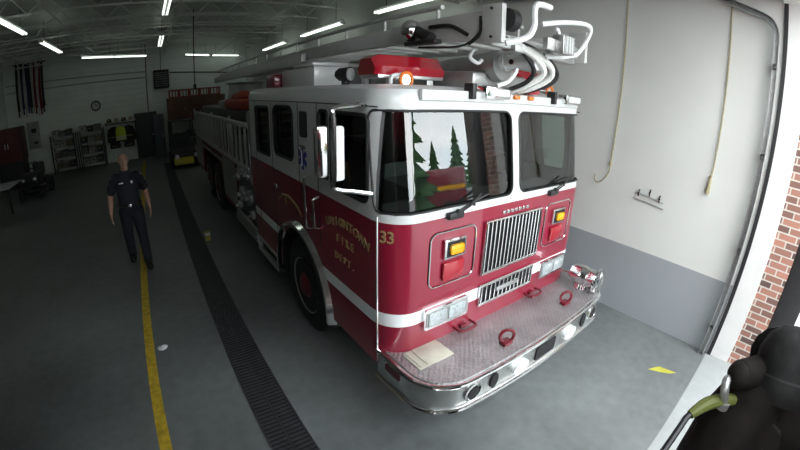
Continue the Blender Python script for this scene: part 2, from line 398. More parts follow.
# ------------------------------------------------------------------ fire engine
ENG = thing('fire_engine', 'red and white ladder fire engine with chrome bumper parked in the bay', 'fire engine', (0, 0, 0))
def part(b, name, mats, parent=None, label=None, angle=35):
    o = b.done(name, mats, parent or ENG, angle)
    if label: o['label'] = label
    if name in SPLIT: split(o)
    return o
SPLIT = {'wheel_well', 'corner_trim', 'door_seam', 'grab_rail', 'door_handle', 'side_vent', 'wiper', 'crew_step', 'running_board', 'fender_trim', 'body_rail', 'body_stanchion', 'bolt', 'rung',
         'tip_roller', 'lug_nut', 'tip_plate', 'tip_gusset', 'handrail', 'bumper_rim', 'unit_number', 'ladder_cable', 'roll_shutter', 'siren_grille', 'letter'}
W = 1.25
WD = .06
SW = {-1: -W, 1: W-WD}
def plan(w, yf, r, yr, n=8, wd=WD):
    p = [(-w, yr)]
    for i in range(n+1):
        a = PI+PI/2*i/n; p.append((-w+r+r*math.cos(a), yf+r+r*math.sin(a)))
    for i in range(n+1):
        a = 1.5*PI+PI/2*i/n; p.append((w-wd-r+r*math.cos(a), yf+r+r*math.sin(a)))
    p.append((w-wd, yr)); return p
YR = 3.3
def yf_at(z): return 0 if z < 1.70 else .10*(z-1.70)/.72 if z < 2.42 else .10
LV = [(.52, W, 0, 0), (.895, W, 0, 2), (1.005, W, 0, 0), (1.69, W, 0, 1), (2.42, W, .10, 1), (2.49, W, .10, 1), (2.54, W-.02, .12, 1), (2.57, W-.08, .19, 1)]
cab = B()
cab.loft([[(x, y, z) for x, y in plan(w, yf, .24, YR)] for z, w, yf, m in LV], mis=[m for *_, m in LV][:-1]+[1])
inn = [(.6, 0), (1.69, 0), (2.42, .10), (2.50, .12)]
rings = [[(x, y, z) for x, y in plan(W-.05, yf+.05, .2, YR-.05)] for z, yf in inn]
cab.loft(rings[::-1], mi=3)
bmesh.ops.recalc_face_normals(cab.bm, faces=cab.bm.faces[:])
# the inner shell must point inwards
cab.bm.faces.ensure_lookup_table()
nin = len(cab.bm.faces)-(len(rings)-1)*len(rings[0])-2
for f in cab.bm.faces[nin:]:
    c = f.calc_center_median()
    out = Vector((c.x, c.y-1.6, (c.z-1.5)))
    if f.normal.dot(out) > 0: f.normal_flip()
cab_me = bpy.data.meshes.new('cab_body'); cab.bm.to_mesh(cab_me); cab.bm.free()
for m in (RED, WHITE, STRIPE, INTERIOR, GASKET): cab_me.materials.append(m)
CAB = bpy.data.objects.new('cab_body', cab_me); COL.objects.link(CAB); CAB.parent = ENG
cut = B()
FRONTW = [(-1.40, -.055), (.045, 1.40)]
for x0, x1 in FRONTW: cut.prism(rrect(x0, x1, 1.755, 2.405, .07), 'y', -.6, .19, 4)
SIDEW = [(.27, .81, 1.79, 2.37, .06), (.87, 1.03, 1.84, 2.37, .03), (1.64, 2.24, 1.86, 2.38, .10), (2.42, 2.98, 1.80, 2.36, .05)]
for a, b_, c, d, r in SIDEW:
    cut.prism(rrect(a, b_, c, d, r), 'x', -1.5, -1.1, 4); cut.prism(rrect(a, b_, c, d, r), 'x', 1.1, 1.5, 4)
for s in (-1, 1): cut.cyl((s*1.5, 1.62, .53), (s*.85, 1.62, .53), .64, n=40, mi=4)
boolean(CAB, cut.done('cutter', [RED, WHITE, STRIPE, INTERIOR, GASKET]))

# wheel wells, glass, gaskets
ww = B()
for s in (-1, 1):
    n = 24; ring = lambda x: [(x, 1.62+.632*math.cos(PI*1.1*i/n-.05*PI), .53+.632*math.sin(PI*1.1*i/n-.05*PI)) for i in range(n+1)]
    ww.loft([ring(s*1.235), ring(s*.8)], closed=False); ww.cyl((s*.8, 1.62, .53), (s*.79, 1.62, .53), .632, n=24)
part(ww, 'wheel_well', DARK)
def wrap(x0, x1, z0, z1, inset, ylim):
    """strip of glass following the cab outline"""
    b = B(); rg = []
    for z in (z0, (z0+z1)/2, z1):
        yf = yf_at(z); P = [p for p in plan(W-inset, yf+inset, .24-inset, .6, 12)[1:-1] if x0-1e-3 <= p[0] <= x1+1e-3]
        if x0 > -1: P = [(x0, yf+inset)]+P
        if x1 < 1: P = P+[(x1, yf+inset)]
        rg.append([(x, y, z) for x, y in P])
    return b.loft(rg, closed=False, cap=False)
part(wrap(-1.3, -.06, 1.745, 2.41, .022, .22), 'windshield', GLASS)
part(wrap(.05, 1.3, 1.745, 2.41, .022, .22), 'windshield', GLASS)
for s in (-1, 1):
    for a, b_, c, d, r in SIDEW:
        part(B().prism(rrect(a-.01, b_+.01, c-.01, d+.01, r), 'x', (SW[s]+s*(-.03)), (SW[s]+s*(-.024))), 'side_window', GLASS)
        bb = B(); pts = rrect(a, b_, c, d, r)
        bb.tube([((SW[s]+s*(+.0)), u, v) for u, v in pts], .014, n=6, closed=True); part(bb, 'window_gasket', GASKET)
def frontgasket(x0, x1):
    pts = rrect(x0, x1, 1.755, 2.405, .07, 5); out = []
    # outline along the curved glass, corners at the cab side
    P = []
    for x, z in pts:
        P.append((x, z))
    q = []
    L = []
    for k in range(len(P)):
        a, b2 = P[k], P[(k+1) % len(P)]
        m = 10 if abs(a[0]-b2[0]) > .2 else 1
        for j in range(m): L.append((a[0]+(b2[0]-a[0])*j/m, a[1]+(b2[1]-a[1])*j/m))
    for x, z in L:
        yf = yf_at(z); ax = abs(x)
        # unroll x beyond the corner onto the arc
        r = .24; xs = W-r-(WD if x > 0 else 0)
        if ax <= xs: q.append((x, yf, z))
        else:
            t = min((ax-xs)/(1.40-xs), 1)*1.36
            sx = 1 if x > 0 else -1
            q.append((sx*(xs+r*math.sin(t)), yf+r-r*math.cos(t), z))
    return B().tube(q, .009, n=6, closed=True)
for x0, x1 in FRONTW: part(frontgasket(x0, x1), 'windshield_gasket', GASKET)

# interior
dash = B(); dash.box(-1.15, 1.15, .16, .62, 1.35, 1.66, bev=.05).box(-.35, .35, .5, 1.5, .7, 1.62, bev=.05); part(dash, 'dashboard', INTERIOR)
for x in (-.68, .68):
    st = B(); st.box(x-.26, x+.26, .95, 1.45, 1.1, 1.25, bev=.05).box(x-.25, x+.25, 1.42, 1.56, 1.22, 1.95, bev=.05).box(x-.13, x+.13, 1.44, 1.54, 1.97, 2.15, bev=.04); part(st, 'seat', SEAT)
sw = B().tube([(.68+.22*math.cos(a), .72+.07*math.sin(a), 1.72+.2*math.sin(a)) for a in [2*PI*i/20 for i in range(20)]], .016, n=6, closed=True).cyl((.68, .55, 1.6), (.68, .72, 1.72), .03).cyl((.47, .72, 1.72), (.89, .72, 1.72), .012)
part(sw, 'steering_wheel', BLACK)
bh = B().box(-1.15, 1.15, 1.75, 1.8, .7, 1.7); part(bh, 'cab_bulkhead', INTERIOR)

# trim strips and seams
ts = B()
for s in (-1, 1):
    ts.box(SW[s]-.004, SW[s]+.004, .150, .162, .55, 1.73)
part(ts, 'corner_trim', CHROME)
dsm = B()
for s in (-1, 1):
    for y in (1.07, 1.50, 2.33, 3.02): dsm.box(SW[s]-.002, SW[s]+.002, y, y+.012, .62 if y not in (1.07, 1.5) else 1.2, 2.43)
    dsm.box(SW[s]-.002, SW[s]+.002, .16, 3.25, 2.425, 2.433)
part(dsm, 'door_seam', GASKET)
gr = B()
for s in (-1, 1):
    for y, z0, z1 in ((1.27, 1.30, 1.80), (1.08, 1.36, 1.64), (3.2, 1.3, 2.3)):
        gr.tube([(SW[s], y, z0), ((SW[s]+s*(+.05)), y, z0+.02), ((SW[s]+s*(+.05)), y, z1-.02), (SW[s], y, z1)], .013, n=8)
part(gr, 'grab_rail', CHROME)
dh = B()
for s in (-1, 1):
    for y, z in ((1.2, 1.42), (2.25, 1.5)): dh.box(SW[s]-.01, (SW[s]+s*(+.025)), y-.07, y+.03, z-.025, z+.025, bev=.01)
    dh.box(SW[s]-.01, (SW[s]+s*(+.012)), 1.30, 1.44, 2.02, 2.05, bev=.005)
part(dh, 'door_handle', CHROME)
vn = B()
for s in (-1, 1):
    vn.prism(rrect(1.28, 1.44, 2.12, 2.35, .03), 'x', SW[s], (SW[s]+s*(+.012)))
part(vn, 'side_vent', BLACKMETAL)
# star of life, gold scroll, lettering
sl = B()
for k in range(3):
    a = PI/3*k+PI/2
    c, s_ = math.cos(a), math.sin(a); hw, hl = .024, .105
    sl.prism([(1.40+u*c-v*s_, 1.93+u*s_+v*c) for u, v in ((-hl, -hw), (hl, -hw), (hl, hw), (-hl, hw))], 'x', -W-.002-.001*k, -W-.006-.0008*k)
part(sl, 'star_emblem', BLUE)
st2 = B().tube([(-W-.012, 1.40, 1.86), (-W-.012, 1.40, 2.0)], .006, n=6, mi=0); part(st2, 'emblem_staff', STRIPE)
sc = B()
sc.tube([(-W-.002, 2.25, 1.33), (-W-.002, 2.05, 1.44), (-W-.002, 1.85, 1.47), (-W-.002, 1.6, 1.42), (-W-.002, 1.5, 1.34)], [.004, .014, .016, .014, .004]*1, smooth=0, n=6)
sc.ball((-W-.002, 1.95, 1.40), (.006, .035, .05), 8)
part(sc, 'gold_scroll', GOLD)
def side_M(y, z, rot=0): # text on the passenger side: right of the text towards the front
    R = Matrix(((0, 0, -1, 0), (-1, 0, 0, 0), (0, 1, 0, 0), (0, 0, 0, 1)))
    return Matrix.Translation((-W-.003, y, z)) @ R @ Matrix.Rotation(rot, 4, 'Z')
word = 'UNIONTOWN'; n = len(word); lt = B()
for i, ch in enumerate(word):
    t = (i-(n-1)/2)/((n-1)/2); lt.text(ch, side_M(.595-.31*t, 1.535-.055*t*t, -.22*t), .098, bold=.0008)
part(lt, 'letter', GOLD, angle=10); lt = B()
for i, ch in enumerate('FIRE'): lt.text(ch, side_M(.615-(i-1.5)*.078, 1.385), .092, bold=.0008)
part(lt, 'letter', GOLD, angle=10); lt = B()
for i, ch in enumerate('DEPT.'): lt.text(ch, side_M(.625-(i-2)*.07, 1.225), .085, bold=.0008)
part(lt, 'letter', GOLD, angle=10)
nb = B()
for sx in (-1, 1):
    for i, a in enumerate((.50, .72) if sx < 0 else (.72, .50)):
        # on the rounded corner; a = angle from the side
        x = sx*(abs(SW[sx])-.24+.243*math.cos(a)); y = .24-.243*math.sin(a)
        nrm = Vector((sx*math.cos(a), -math.sin(a), 0)); rt = Vector((0, 0, 1)).cross(nrm)
        M = Matrix(((rt.x, 0, nrm.x, x), (rt.y, 0, nrm.y, y), (0, 1, 0, 1.59), (0, 0, 0, 1)))
        nb.text('3', M, .12, bold=.001)
part(nb, 'unit_number', GOLD, angle=10)

# front: grilles, lights
def grille(x, z0, z1, n, name, xt=None):
    xt = xt or x
    poly = [(-x, z0), (x, z0), (xt, z1), (-xt, z1)]
    r = B().prism(poly, 'y', -.004, .004); r = part(r, name, DARK)
    b = B()
    b.tube([(u, -.015, v) for u, v in poly], .014, n=6, closed=True); part(b, 'grille_frame', CHROME, r)
    s = B()
    for i in range(n):
        t = -1+2*(i+.5)/n
        s.cyl((t*x*.985, -.014, z0), (t*xt*.985, -.014, z1), .0075, n=6)
    part(s, 'grille_slats', CHROME, r); return r
grille(.375, 1.13, 1.575, 15, 'upper_grille', .375)
lg = grille(.365, .835, 1.015, 13, 'lower_grille')
em = B().box(-.15, .15, -.03, -.01, .905, .945, bev=.008); part(em, 'maker_badge', ALU, lg)
nm = B()
for i in range(7): nm.box(-.17+i*.052, -.135+i*.052, -.012, 0, 1.605, 1.635, bev=.004)
part(nm, 'name_letters', CHROME)
for s in (-1, 1):
    b = B(); x0, x1 = sorted((s*.50, s*.955))
    b.prism(rrect(x0, x1, .82, 1.0, .03), 'y', -.03, .01)
    hl = part(b, 'headlight_bezel', CHROME)
    part(B().prism(rrect(x0+.02, x1-.02, .84, .98, .02), 'y', -.034, -.028), 'bezel_recess', ALU, hl)
    for k in range(2):
        a = x0+.035+k*.20; c = B(); c.box(a, a+.175, -.046, -.02, .852, .968, bev=.012)
        part(c, 'headlamp', HEADL, hl)
    p = B().tube([(u, -.006, v) for u, v in rrect(*sorted((s*.47, s*.92)), 1.165, 1.585, .06)], .007, n=6, closed=True); part(p, 'panel_trim', CHROME)
    xa, xb = sorted((s*.59, s*.80))
    b = B().box(xa, xb, -.03, 0, 1.375, 1.525, bev=.008); ml = part(b, 'signal_bezel', CHROME)
    part(B().box(xa+.02, xb-.02, -.034, -.028, 1.392, 1.508), 'signal_recess', DARK, ml)
    part(B().box(xa+.04, xb-.035, -.05, -.03, 1.412, 1.485, bev=.02), 'signal_lens', AMBER, ml)
    part(B().box(xa, xb, -.03, 0, 1.20, 1.345, bev=.012), 'warning_lens', LENSRED)
wp = B()
for x0, x1 in ((-.70, -.40), (.55, .85)):
    wp.cyl((x0, -.02, 1.72), (x0, -.05, 1.72), .022).tube([(x0, -.045, 1.72), (x0+.10, -.05, 1.76), (x0+.24, -.012, 1.82)], .008, n=6)
    wp.box(x0+.16, x0+.17, -.03, -.01, 1.74, 1.76).tube([(x0+.02, -.03, 1.735), (x0+.15, -.02, 1.77), (x0+.34, 0, 1.80)], .007, n=5)
    wp.box(x0-.09, x0+.05, -.045, 0, 1.675, 1.725, bev=.01)
part(wp, 'wiper', BLACKMETAL)

# bumper
def bplan(w, yf, r, yr, n=10, bow=.03):
    P = plan(w, yf, r, yr, n, 0); return [(x, y-bow*(1-(x/w)**2)*(1 if y < yf+r*.6 else 0)) for x, y in P]
def bump_outline(w, yf, r, n=10):
    P = plan(w, yf, r, .17, n, 0); m = n+2
    front = [(-w+r+(2*(w-r))*i/8, yf-.03*(1-((-w+r+(2*(w-r))*i/8)/(w-r))**2)) for i in range(1, 8)]
    return P[:m]+front+P[m:]
b = B(); o = bump_outline(1.235, -.51, .34)
b.prism(o, 'z', .40, .65)
BUM = part(b, 'bumper', BRUSHED, label='polished chrome front bumper')
rim = B()
for z, r in ((.652, .017), (.405, .020)): rim.tube([(x, y, z) for x, y in bump_outline(1.245, -.52, .345)], r, n=8)
part(rim, 'bumper_rim', CHROME, BUM)
part(B().prism(bump_outline(1.205, -.48, .31), 'z', .64, .661), 'bumper_deck', TREAD, BUM, 'diamond tread plate deck')
part(B().box(-1.13, -.80, -.22, .0, .661, .668, bev=.003).box(-1.11, -1.095, -.2, -.02, .668, .674).box(-1.05, -1.035, -.2, -.02, .668, .674), 'deck_hatch', mat('pale non slip hatch', (.62, .6, .5), .6, .2, noise=.15), BUM, 'pale hatch cover')
def ring(c, R, r, ax):
    a, bb = ax
    return [Vector(c)+Vector(a)*R*math.cos(t)+Vector(bb)*R*math.sin(t) for t in [2*PI*i/16 for i in range(16)]]
HOOK = mat('dark red tow eye', (.15, .006, .016), .4, coat=.3)
for x, y in ((-.375, -.375), (.575, -.335)):
    b = B().tube(ring((x, y, .735), .060, .018, ((.85, -.52, 0), (0, 0, 1))), .0135, n=8, closed=True).box(x-.05, x+.05, y-.035, y+.035, .658, .69, bev=.01)
    part(b, 'tow_eye', HOOK, BUM, 'dark red tow eye')
for x in (-.52, .42):
    b = B().tube([(x-.09, .0, .71), (x-.08, -.09, .71), (x+.08, -.09, .71), (x+.09, .0, .71)], .011, n=8, smooth=3).box(x-.03, x+.03, -.03, .0, .68, .715, bev=.006); part(b, 'tilt_handle', HOOK, BUM, 'red loop handle')
yb = lambda x: -.51-.03*(1-(x/.895)**2)
part(B().prism(rrect(-.15, .13, .465, .60, .015), 'y', yb(0)-.012, yb(0)+.02), 'center_recess', DARK, BUM)
for s in (-1, 1):
    x = s*.37; part(B().prism([(x+.10*math.cos(a), .53+.062*math.sin(a)) for a in [2*PI*i/20 for i in range(20)]], 'y', yb(x)-.035, yb(x)+.03), 'bumper_lamp', CLEARLENS, BUM)
    x = s*.66; part(B().prism([(x+.042*math.cos(a), .535+.075*math.sin(a)) for a in [2*PI*i/20 for i in range(20)]], 'y', yb(x)-.016, yb(x)+.03), 'air_intake', DARK, BUM)
    x = s*.87
    h = part(B().lathe([(.085, 0), (.085, .03), (.07, .035), (.06, .01)], (x, yb(.87)+.015, .53), (0, -1, 0), 20), 'air_horn', CHROME, BUM)
    part(B().cyl((x, yb(.87), .53), (x, yb(.87)-.02, .53), .055), 'horn_mouth', DARK, h)
    sm = part(B().prism(rrect(-.16, .06, .535, .625, .01), 'x', s*1.235, s*1.25), 'marker_frame', CHROME, BUM)
    part(B().prism(rrect(-.14, .04, .552, .608, .008), 'x', s*1.248, s*1.256), 'marker_lens', mat('deep red marker', (.1, .004, .008), .3), sm)
# siren on the driver side of the bumper
sr = B().lathe([(.03, -.22), (.08, -.205), (.105, -.15), (.11, -.04), (.1, -.02), (.105, .05), (.118, .085), (.135, .1), (.13, .112), (.112, .104)], (1.05, -.32, .79), (0, -1, 0), 28)
sr.cyl((1.05, -.25, .655), (1.05, -.25, .72), .09, .06)
SI = part(sr, 'siren', CHROME, None, 'chrome siren')
part(B().cyl((1.05, -.33, .79), (1.05, -.415, .79), .10, .105, n=24), 'siren_mouth', BLACKMETAL, SI)
fin = B()
for k in range(8):
    a = PI*k/8; fin.box(1.05-.105, 1.05+.105, -.428, -.418, .79-.005, .79+.005, rot=Matrix.Rotation(a, 4, 'Y'))
part(fin, 'siren_grille', CHROME, SI)

HUBM = mat('dark red wheel hub', (.10, .008, .014), .4, coat=.3)
# wheels and arches
def wheel(parent, side, y, front=True):
    xo = side*(W-.03); xi = side*(W-.33)
    t = B().lathe([(.30, 0), (.47, .0), (.52, .03), (.53, .08), (.53, .24), (.52, .28), (.47, .30), (.30, .30)], (xi, y, .53), (side, 0, 0), 40)
    w = part(t, 'wheel', TYRE, parent)
    rp = [(.315, .31), (.30, .30), (.285, .20), (.18, .20), (.16, .28), (.10, .33), (.06, .34), (.0001, .34)] if front else [(.315, .31), (.30, .30), (.28, .12), (.17, .12), (.15, .30), (.0001, .31)]
    part(B().lathe(rp, (xi, y, .53), (side, 0, 0), 32, cap=False), 'rim', BRUSHED, w)
    part(B().lathe([(.27, .205), (.18, .208), (.16, .285), (.10, .335), (.06, .345), (.0001, .345)], (xi, y, .53), (side, 0, 0), 32, cap=False), 'hub', HUBM, w)
    l = B()
    for k in range(10):
        a = 2*PI*k/10; c = (xi+side*.2, y+.22*math.cos(a), .53+.22*math.sin(a)); l.cyl(c, (c[0]+side*.06, c[1], c[2]), .022, .016, n=6)
    part(l, 'lug_nut', CHROME, w)
    return w
for s in (-1, 1): wheel(ENG, s, 1.62)
for s in (-1, 1): wheel(ENG, s, 6.75, False); wheel(ENG, s, 8.0, False)
def arch(s, y, name, m, rx=.66, rz=.66, t=.075, x0=1.225, x1=1.30):
    n = 28; A = [PI*1.07*i/n-.035*PI for i in range(n+1)]
    rg = [[(s*x0, y+rx*math.cos(a), .53+rz*math.sin(a)), (s*x1, y+rx*math.cos(a), .53+rz*math.sin(a)), (s*x1, y+(rx+t*.5)*math.cos(a), .53+(rz+t*.5)*math.sin(a)), (s*x0, y+(rx+t)*math.cos(a), .53+(rz+t)*math.sin(a))] for a in A]
    return part(B().loft(rg), name, m, angle=50)
for s in (-1, 1): arch(s, 1.62, 'wheel_arch_trim', CHROME)

# mirrors
for s in (-1,):
    b = B(); x = s*1.50
    b.tube([(SW[s], .30, 2.44), (s*1.36, .28, 2.435), (x, .26, 2.42), (x, .25, 2.36), (x, .25, 2.02), (x, .26, 1.93), (s*1.38, .24, 1.90), (SW[s], .22, 1.87)], .016, smooth=4)
    mb = part(b, 'mirror_bracket', CHROME)
    m1 = part(B().box(s*1.515, s*1.60, .27, .33, 2.0, 2.32, bev=.02), 'mirror', CHROME, mb)
    part(B().box(s*1.52, s*1.595, .331, .334, 2.02, 2.30), 'mirror_glass', CHROME, m1)
    part(B().box(s*1.40, s*1.485, .29, .34, 1.96, 2.31, bev=.02), 'mirror', STRIPE, mb)

# steps below cab and pump panel
sp = B()
for s in (-1, 1):
    a, c = sorted((s*1.10, s*1.27)); sp.box(a, c, 2.42, 3.34, .33, .37, bev=.01).box(a, c, 2.42, 2.46, .33, .56, bev=.008).box(a, c, 3.30, 3.34, .33, .56, bev=.008).box(a, c, 2.42, 3.34, .53, .57, bev=.008)
part(sp, 'crew_step', ALU)
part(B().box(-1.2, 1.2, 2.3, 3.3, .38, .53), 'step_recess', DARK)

# body behind the cab
bd = B().box(-1.22, 1.22, 4.6, 10.6, .5, 1.42).box(-1.2, 1.2, 5.0, 10.6, 1.42, 1.5)
part(B().box(-.95, 1.17, 5.0, 10.6, 1.5, 2.22, bev=.04), 'hose_bed', BLACKMETAL)
bdo = part(bd, 'rear_body', mat('dark red rear body', (.16, .01, .018), .45, coat=.2))
cut = B()
for s in (-1, 1): cut.prism([(5.95, .2), (8.8, .2), (8.8, .9), (8.5, 1.22), (6.25, 1.22), (5.95, .9)], 'x', s*1.5, s*.8)
boolean(bdo, cut.done('cutter', DARK))
rs = B()
for y0, y1, z0, z1 in ((4.68, 5.85, .6, 1.36), (8.95, 10.4, .6, 1.36)):
    for k in range(12):
        z = z0+(z1-z0)*k/12
        for s in (-1, 1): rs.box(s*1.215, s*1.232, y0, y1, z, z+(z1-z0)/12-.008)
part(rs, 'roll_shutter', ALU)
part(B().box(-1.24, -1.20, 5.95, 8.8, 1.22, 1.27).box(1.20, 1.24, 5.95, 8.8, 1.22, 1.27), 'fender_trim', ALU)
part(B().box(-1.235, -1.22, 4.6, 10.6, 1.42, 1.5).box(1.22, 1.235, 4.6, 10.6, 1.42, 1.5), 'body_rail', ALU)
pp = part(B().box(-1.21, 1.21, 3.35, 4.6, .55, 1.85), 'pump_panel', mat('dark steel pump panel', (.13, .13, .13), .35, .7, noise=.2))
for s in (-1, 1):
    for y, z, r in ((3.7, 1.0, .12), (4.2, .95, .13), (3.65, 1.35, .055), (3.85, 1.35, .055), (4.05, 1.35, .055), (4.25, 1.35, .055), (4.42, 1.2, .07), (3.6, .75, .08), (4.4, .72, .08)):
        part(B().lathe([(r, 0), (r, .05), (r*.85, .07), (r*.3, .075), (r*.25, .12), (.001, .12)], (s*1.2, y, z), (s, 0, 0), 18), 'intake_cap' if r > .06 else 'gauge', ALU if r > .06 else GALV, pp)
rb = B()
for s in (-1, 1):
    a, c = sorted((s*1.0, s*1.27)); rb.box(a, c, 3.36, 4.7, .40, .46, bev=.01); rb.box(a, c, 4.0, 4.7, .46, .52, bev=.01)
    rb.box(s*1.225, s*1.27, 3.36, 4.6, .46, .62, bev=.01)
part(rb, 'running_board', ALU)
part(B().box(-.9, .9, 3.35, 5.0, 1.85, 2.2, bev=.03), 'crosslay_cover', BLACKMETAL)
rail = B()
for s in (-1, 1):
    for y in (3.38, 5.0, 7.0, 9.0, 10.5): rail.cyl((s*1.2, y, 1.45), (s*1.2, y, 2.15), .02)
part(rail, 'body_stanchion', BRUSHED)
hr = B().cyl((-.75, 3.9, 2.42), (-.2, 3.9, 2.42), .22, n=24).cyl((-.77, 3.9, 2.42), (-.75, 3.9, 2.42), .27, n=24).cyl((-.2, 3.9, 2.42), (-.18, 3.9, 2.42), .27, n=24)
part(B().box(-.98, -.5, 5.1, 6.6, 2.22, 2.42, bev=.06).ball((-.8, 5.5, 2.46), (.16, .3, .12), 14).ball((-.75, 6.2, 2.44), (.15, .25, .1), 14), 'hose_bundle', mat('orange red hose cover', (.32, .05, .025), .7, noise=.2), None, 'orange red bundle on the hose bed')
part(hr, 'hose_reel', mat('red rubber hose', (.35, .03, .02), .6, noise=.15), None, 'red hose reel')
part(B().box(-1.02, -.55, 2.93, 3.28, 2.57, 2.75, bev=.04), 'tool_box', RED, None, 'small red box on the rear of the cab roof')
ped = B().lathe([(.75, 2.2), (.75, 2.35), (.5, 2.4), (.45, 2.75), (.55, 2.8)], (0, 8.6, 0), (0, 0, 1), 28)
part(ped, 'turntable', ALU)

# roof equipment
rb1 = part(B().box(-.94, -.58, 1.84, 2.84, 2.56, 2.775, bev=.012), 'roof_box', WHITE)
part(B().box(-.96, -.56, 1.82, 2.4, 2.775, 2.815, bev=.01), 'box_lid', WHITE, rb1)
spot = B().cyl((-1.1, .86, 2.56), (-1.1, .86, 2.60), .03).lathe([(.03, -.08), (.05, -.05), (.055, .02), (.06, .045), (.052, .04)], (-1.1, .86, 2.65), (.55, -1, 0), 20)
so = part(spot, 'spotlight', BLACKMETAL); part(B().cyl((-1.08, .824, 2.65), (-1.074, .812, 2.65), .05), 'lamp_glass', CLEARLENS, so)
part(B().box(-1.02, -.98, .70, .76, 2.57, 2.66, bev=.01), 'lamp_bracket', STRIPE)
for s in (-1, 1):
    x0, x1 = sorted((s*1.07, s*.43))
    b = B(); sec = [(-.14, 2.64), (.14, 2.64), (.15, 2.69), (.10, 2.785), (-.08, 2.785), (-.15, 2.70)]
    b.loft([[(x, .6+u*k, 2.64+(v-2.64)*k) for u, v in sec] for x, k in ((x0, .8), (x0+.05, 1), (x1-.05, 1), (x1, .8))])
    lb = part(b, 'light_bar', LENSRED, None, 'red light bar')
    part(B().box(x0+.02, x1-.02, .47, .73, 2.615, 2.645, bev=.006).box(x0+.1, x0+.16, .5, .7, 2.56, 2.62).box(x1-.16, x1-.1, .5, .7, 2.56, 2.62), 'light_bar_base', BRUSHED, lb)
    ah = part(B().lathe([(.015, -.25), (.02, .0), (.03, .06), (.055, .1), (.05, .1)], (s*.89, .46, 2.605), (0, -1, 0), 18), 'air_horn', CHROME)
    part(B().tube(ring((s*.89, .36, 2.605), .05, .012, ((1, 0, 0), (0, 0, 1))), .012, n=8, closed=True), 'horn_ring', ORANGE, ah)
    part(B().tube([(s*.98, .42, 2.57), (s*.98, .40, 2.63), (s*.9, .38, 2.64)], .014, n=8, smooth=3), 'roof_handle', STRIPE)
# brow
part(B().box(-.98, .98, .07, .115, 2.47, 2.545, bev=.012), 'brow_panel', WHITE)
for x0, x1 in ((-.44, -.16), (.66, .94)):
    fl = part(B().box(x0, x1, .02, .12, 2.50, 2.59, bev=.012), 'brow_light', CHROME); part(B().box(x0+.03, x1-.03, .012, .022, 2.52, 2.572, bev=.004), 'brow_lens', CLEARLENS, fl)
for x in (-.55, .49): part(B().box(x-.02, x+.02, .03, .12, 2.49, 2.60, bev=.006), 'brow_bracket', BLACKMETAL)
for x in (-.045, .145): part(B().box(x-.035, x+.035, .04, .075, 2.505, 2.54, bev=.012), 'marker_light', ORANGE)

# aerial ladder
AL = part(B().box(-.53, -.47, -.05, 9.6, 2.93, 3.08, bev=.012).box(.47, .53, -.05, 9.6, 2.93, 3.08, bev=.012), 'aerial_ladder', GREYPAINT)
b = B()
for k in range(32): b.cyl((-.48, .1+k*.3, 2.98), (.48, .1+k*.3, 2.98), .018, n=8)
part(b, 'rung', GREYPAINT, AL)
b = B()
for s in (-1, 1):
    b.tube([(s*.5, .45, 3.19), (s*.5, 9.6, 3.21)], .02, n=8)
    for k in range(13): b.cyl((s*.5, .5+k*.74, 3.07), (s*.5, .5+k*.74, 3.20), .016, n=8)
part(b, 'handrail', GREYPAINT, AL)
part(B().box(-.62, -.55, 3.0, 10.0, 2.86, 3.02, bev=.012).box(.55, .62, 3.0, 10.0, 2.86, 3.02, bev=.012).box(-.62, .62, 3.0, 3.06, 2.84, 2.9), 'base_section', GREYPAINT, AL)
part(B().prism([(1.05, 2.93), (.3, 2.90), (-.05, 2.88), (-.05, 3.10), (1.05, 3.085)], 'x', -.545, -.53).prism([(1.05, 2.93), (.3, 2.90), (-.05, 2.88), (-.05, 3.10), (1.05, 3.085)], 'x', .53, .545), 'tip_gusset', GREYPAINT, AL)
tp = part(B().box(-.575, -.53, -.20, -.03, 2.87, 3.13, bev=.006).box(.53, .575, -.20, -.03, 2.87, 3.13, bev=.006).box(-.55, .55, -.10, -.04, 2.86, 2.93, bev=.006), 'tip_plate', GREYPAINT, AL)
b = B()
for x in (-.575, .575):
    for z in (2.91, 3.10): b.cyl((x-.01, -.115, z), (x+.01, -.115, z), .010, n=8)
part(b, 'bolt', BLACKMETAL, tp)
part(B().cyl((-.52, -.19, 3.03), (-.45, -.19, 3.03), .075, n=24), 'tip_roller', BLACK, AL)
b = B().tube([(-.18, -.30, 3.17), (-.33, -.30, 3.16), (-.37, -.30, 3.10), (-.37, -.30, 3.0), (-.42, -.28, 2.92), (-.53, -.2, 2.87)], .022, smooth=5)
part(b, 'tip_handrail', STRIPE, AL)
b = B().tube([(-.25, -.28, 3.04), (-.05, -.33, 3.09), (.22, -.36, 3.13), (.34, -.34, 3.10), (.30, -.30, 2.97), (.18, -.28, 2.88), (-.06, -.2, 2.84)], .018, smooth=5)
b.tube([(-.08, -.28, 3.04), (-.03, -.28, 3.02), (-.03, -.26, 2.86)], .014, smooth=3)
part(b, 'tip_handrail', STRIPE, AL)
tl = part(B().box(-.09, .06, -.36, -.26, 2.86, 3.0, bev=.012).box(-.2, -.09, -.3, -.26, 2.88, 2.96), 'tip_floodlight', BRUSHED, AL)
fg = B().box(-.08, .05, -.367, -.358, 2.87, 2.99)
part(fg, 'floodlight_lens', CLEARLENS, tl)
fg = B()
for k in range(5): fg.box(-.083, .053, -.372, -.366, 2.872+k*.028, 2.876+k*.028)
for k in range(4): fg.box(-.07+k*.037, -.066+k*.037, -.372, -.366, 2.865, 2.995)
part(fg, 'floodlight_guard', GALV, tl)
part(B().box(-.35, .45, -.14, -.02, 2.84, 2.90, bev=.01).box(.05, .4, -.22, -.1, 2.88, 2.98, bev=.02), 'tip_crossmember', ALU, AL)
sl2 = part(B().ball((-.62, .68, 3.01), (.085, .075, .09), 20), 'ladder_spotlight', CHROME, AL)
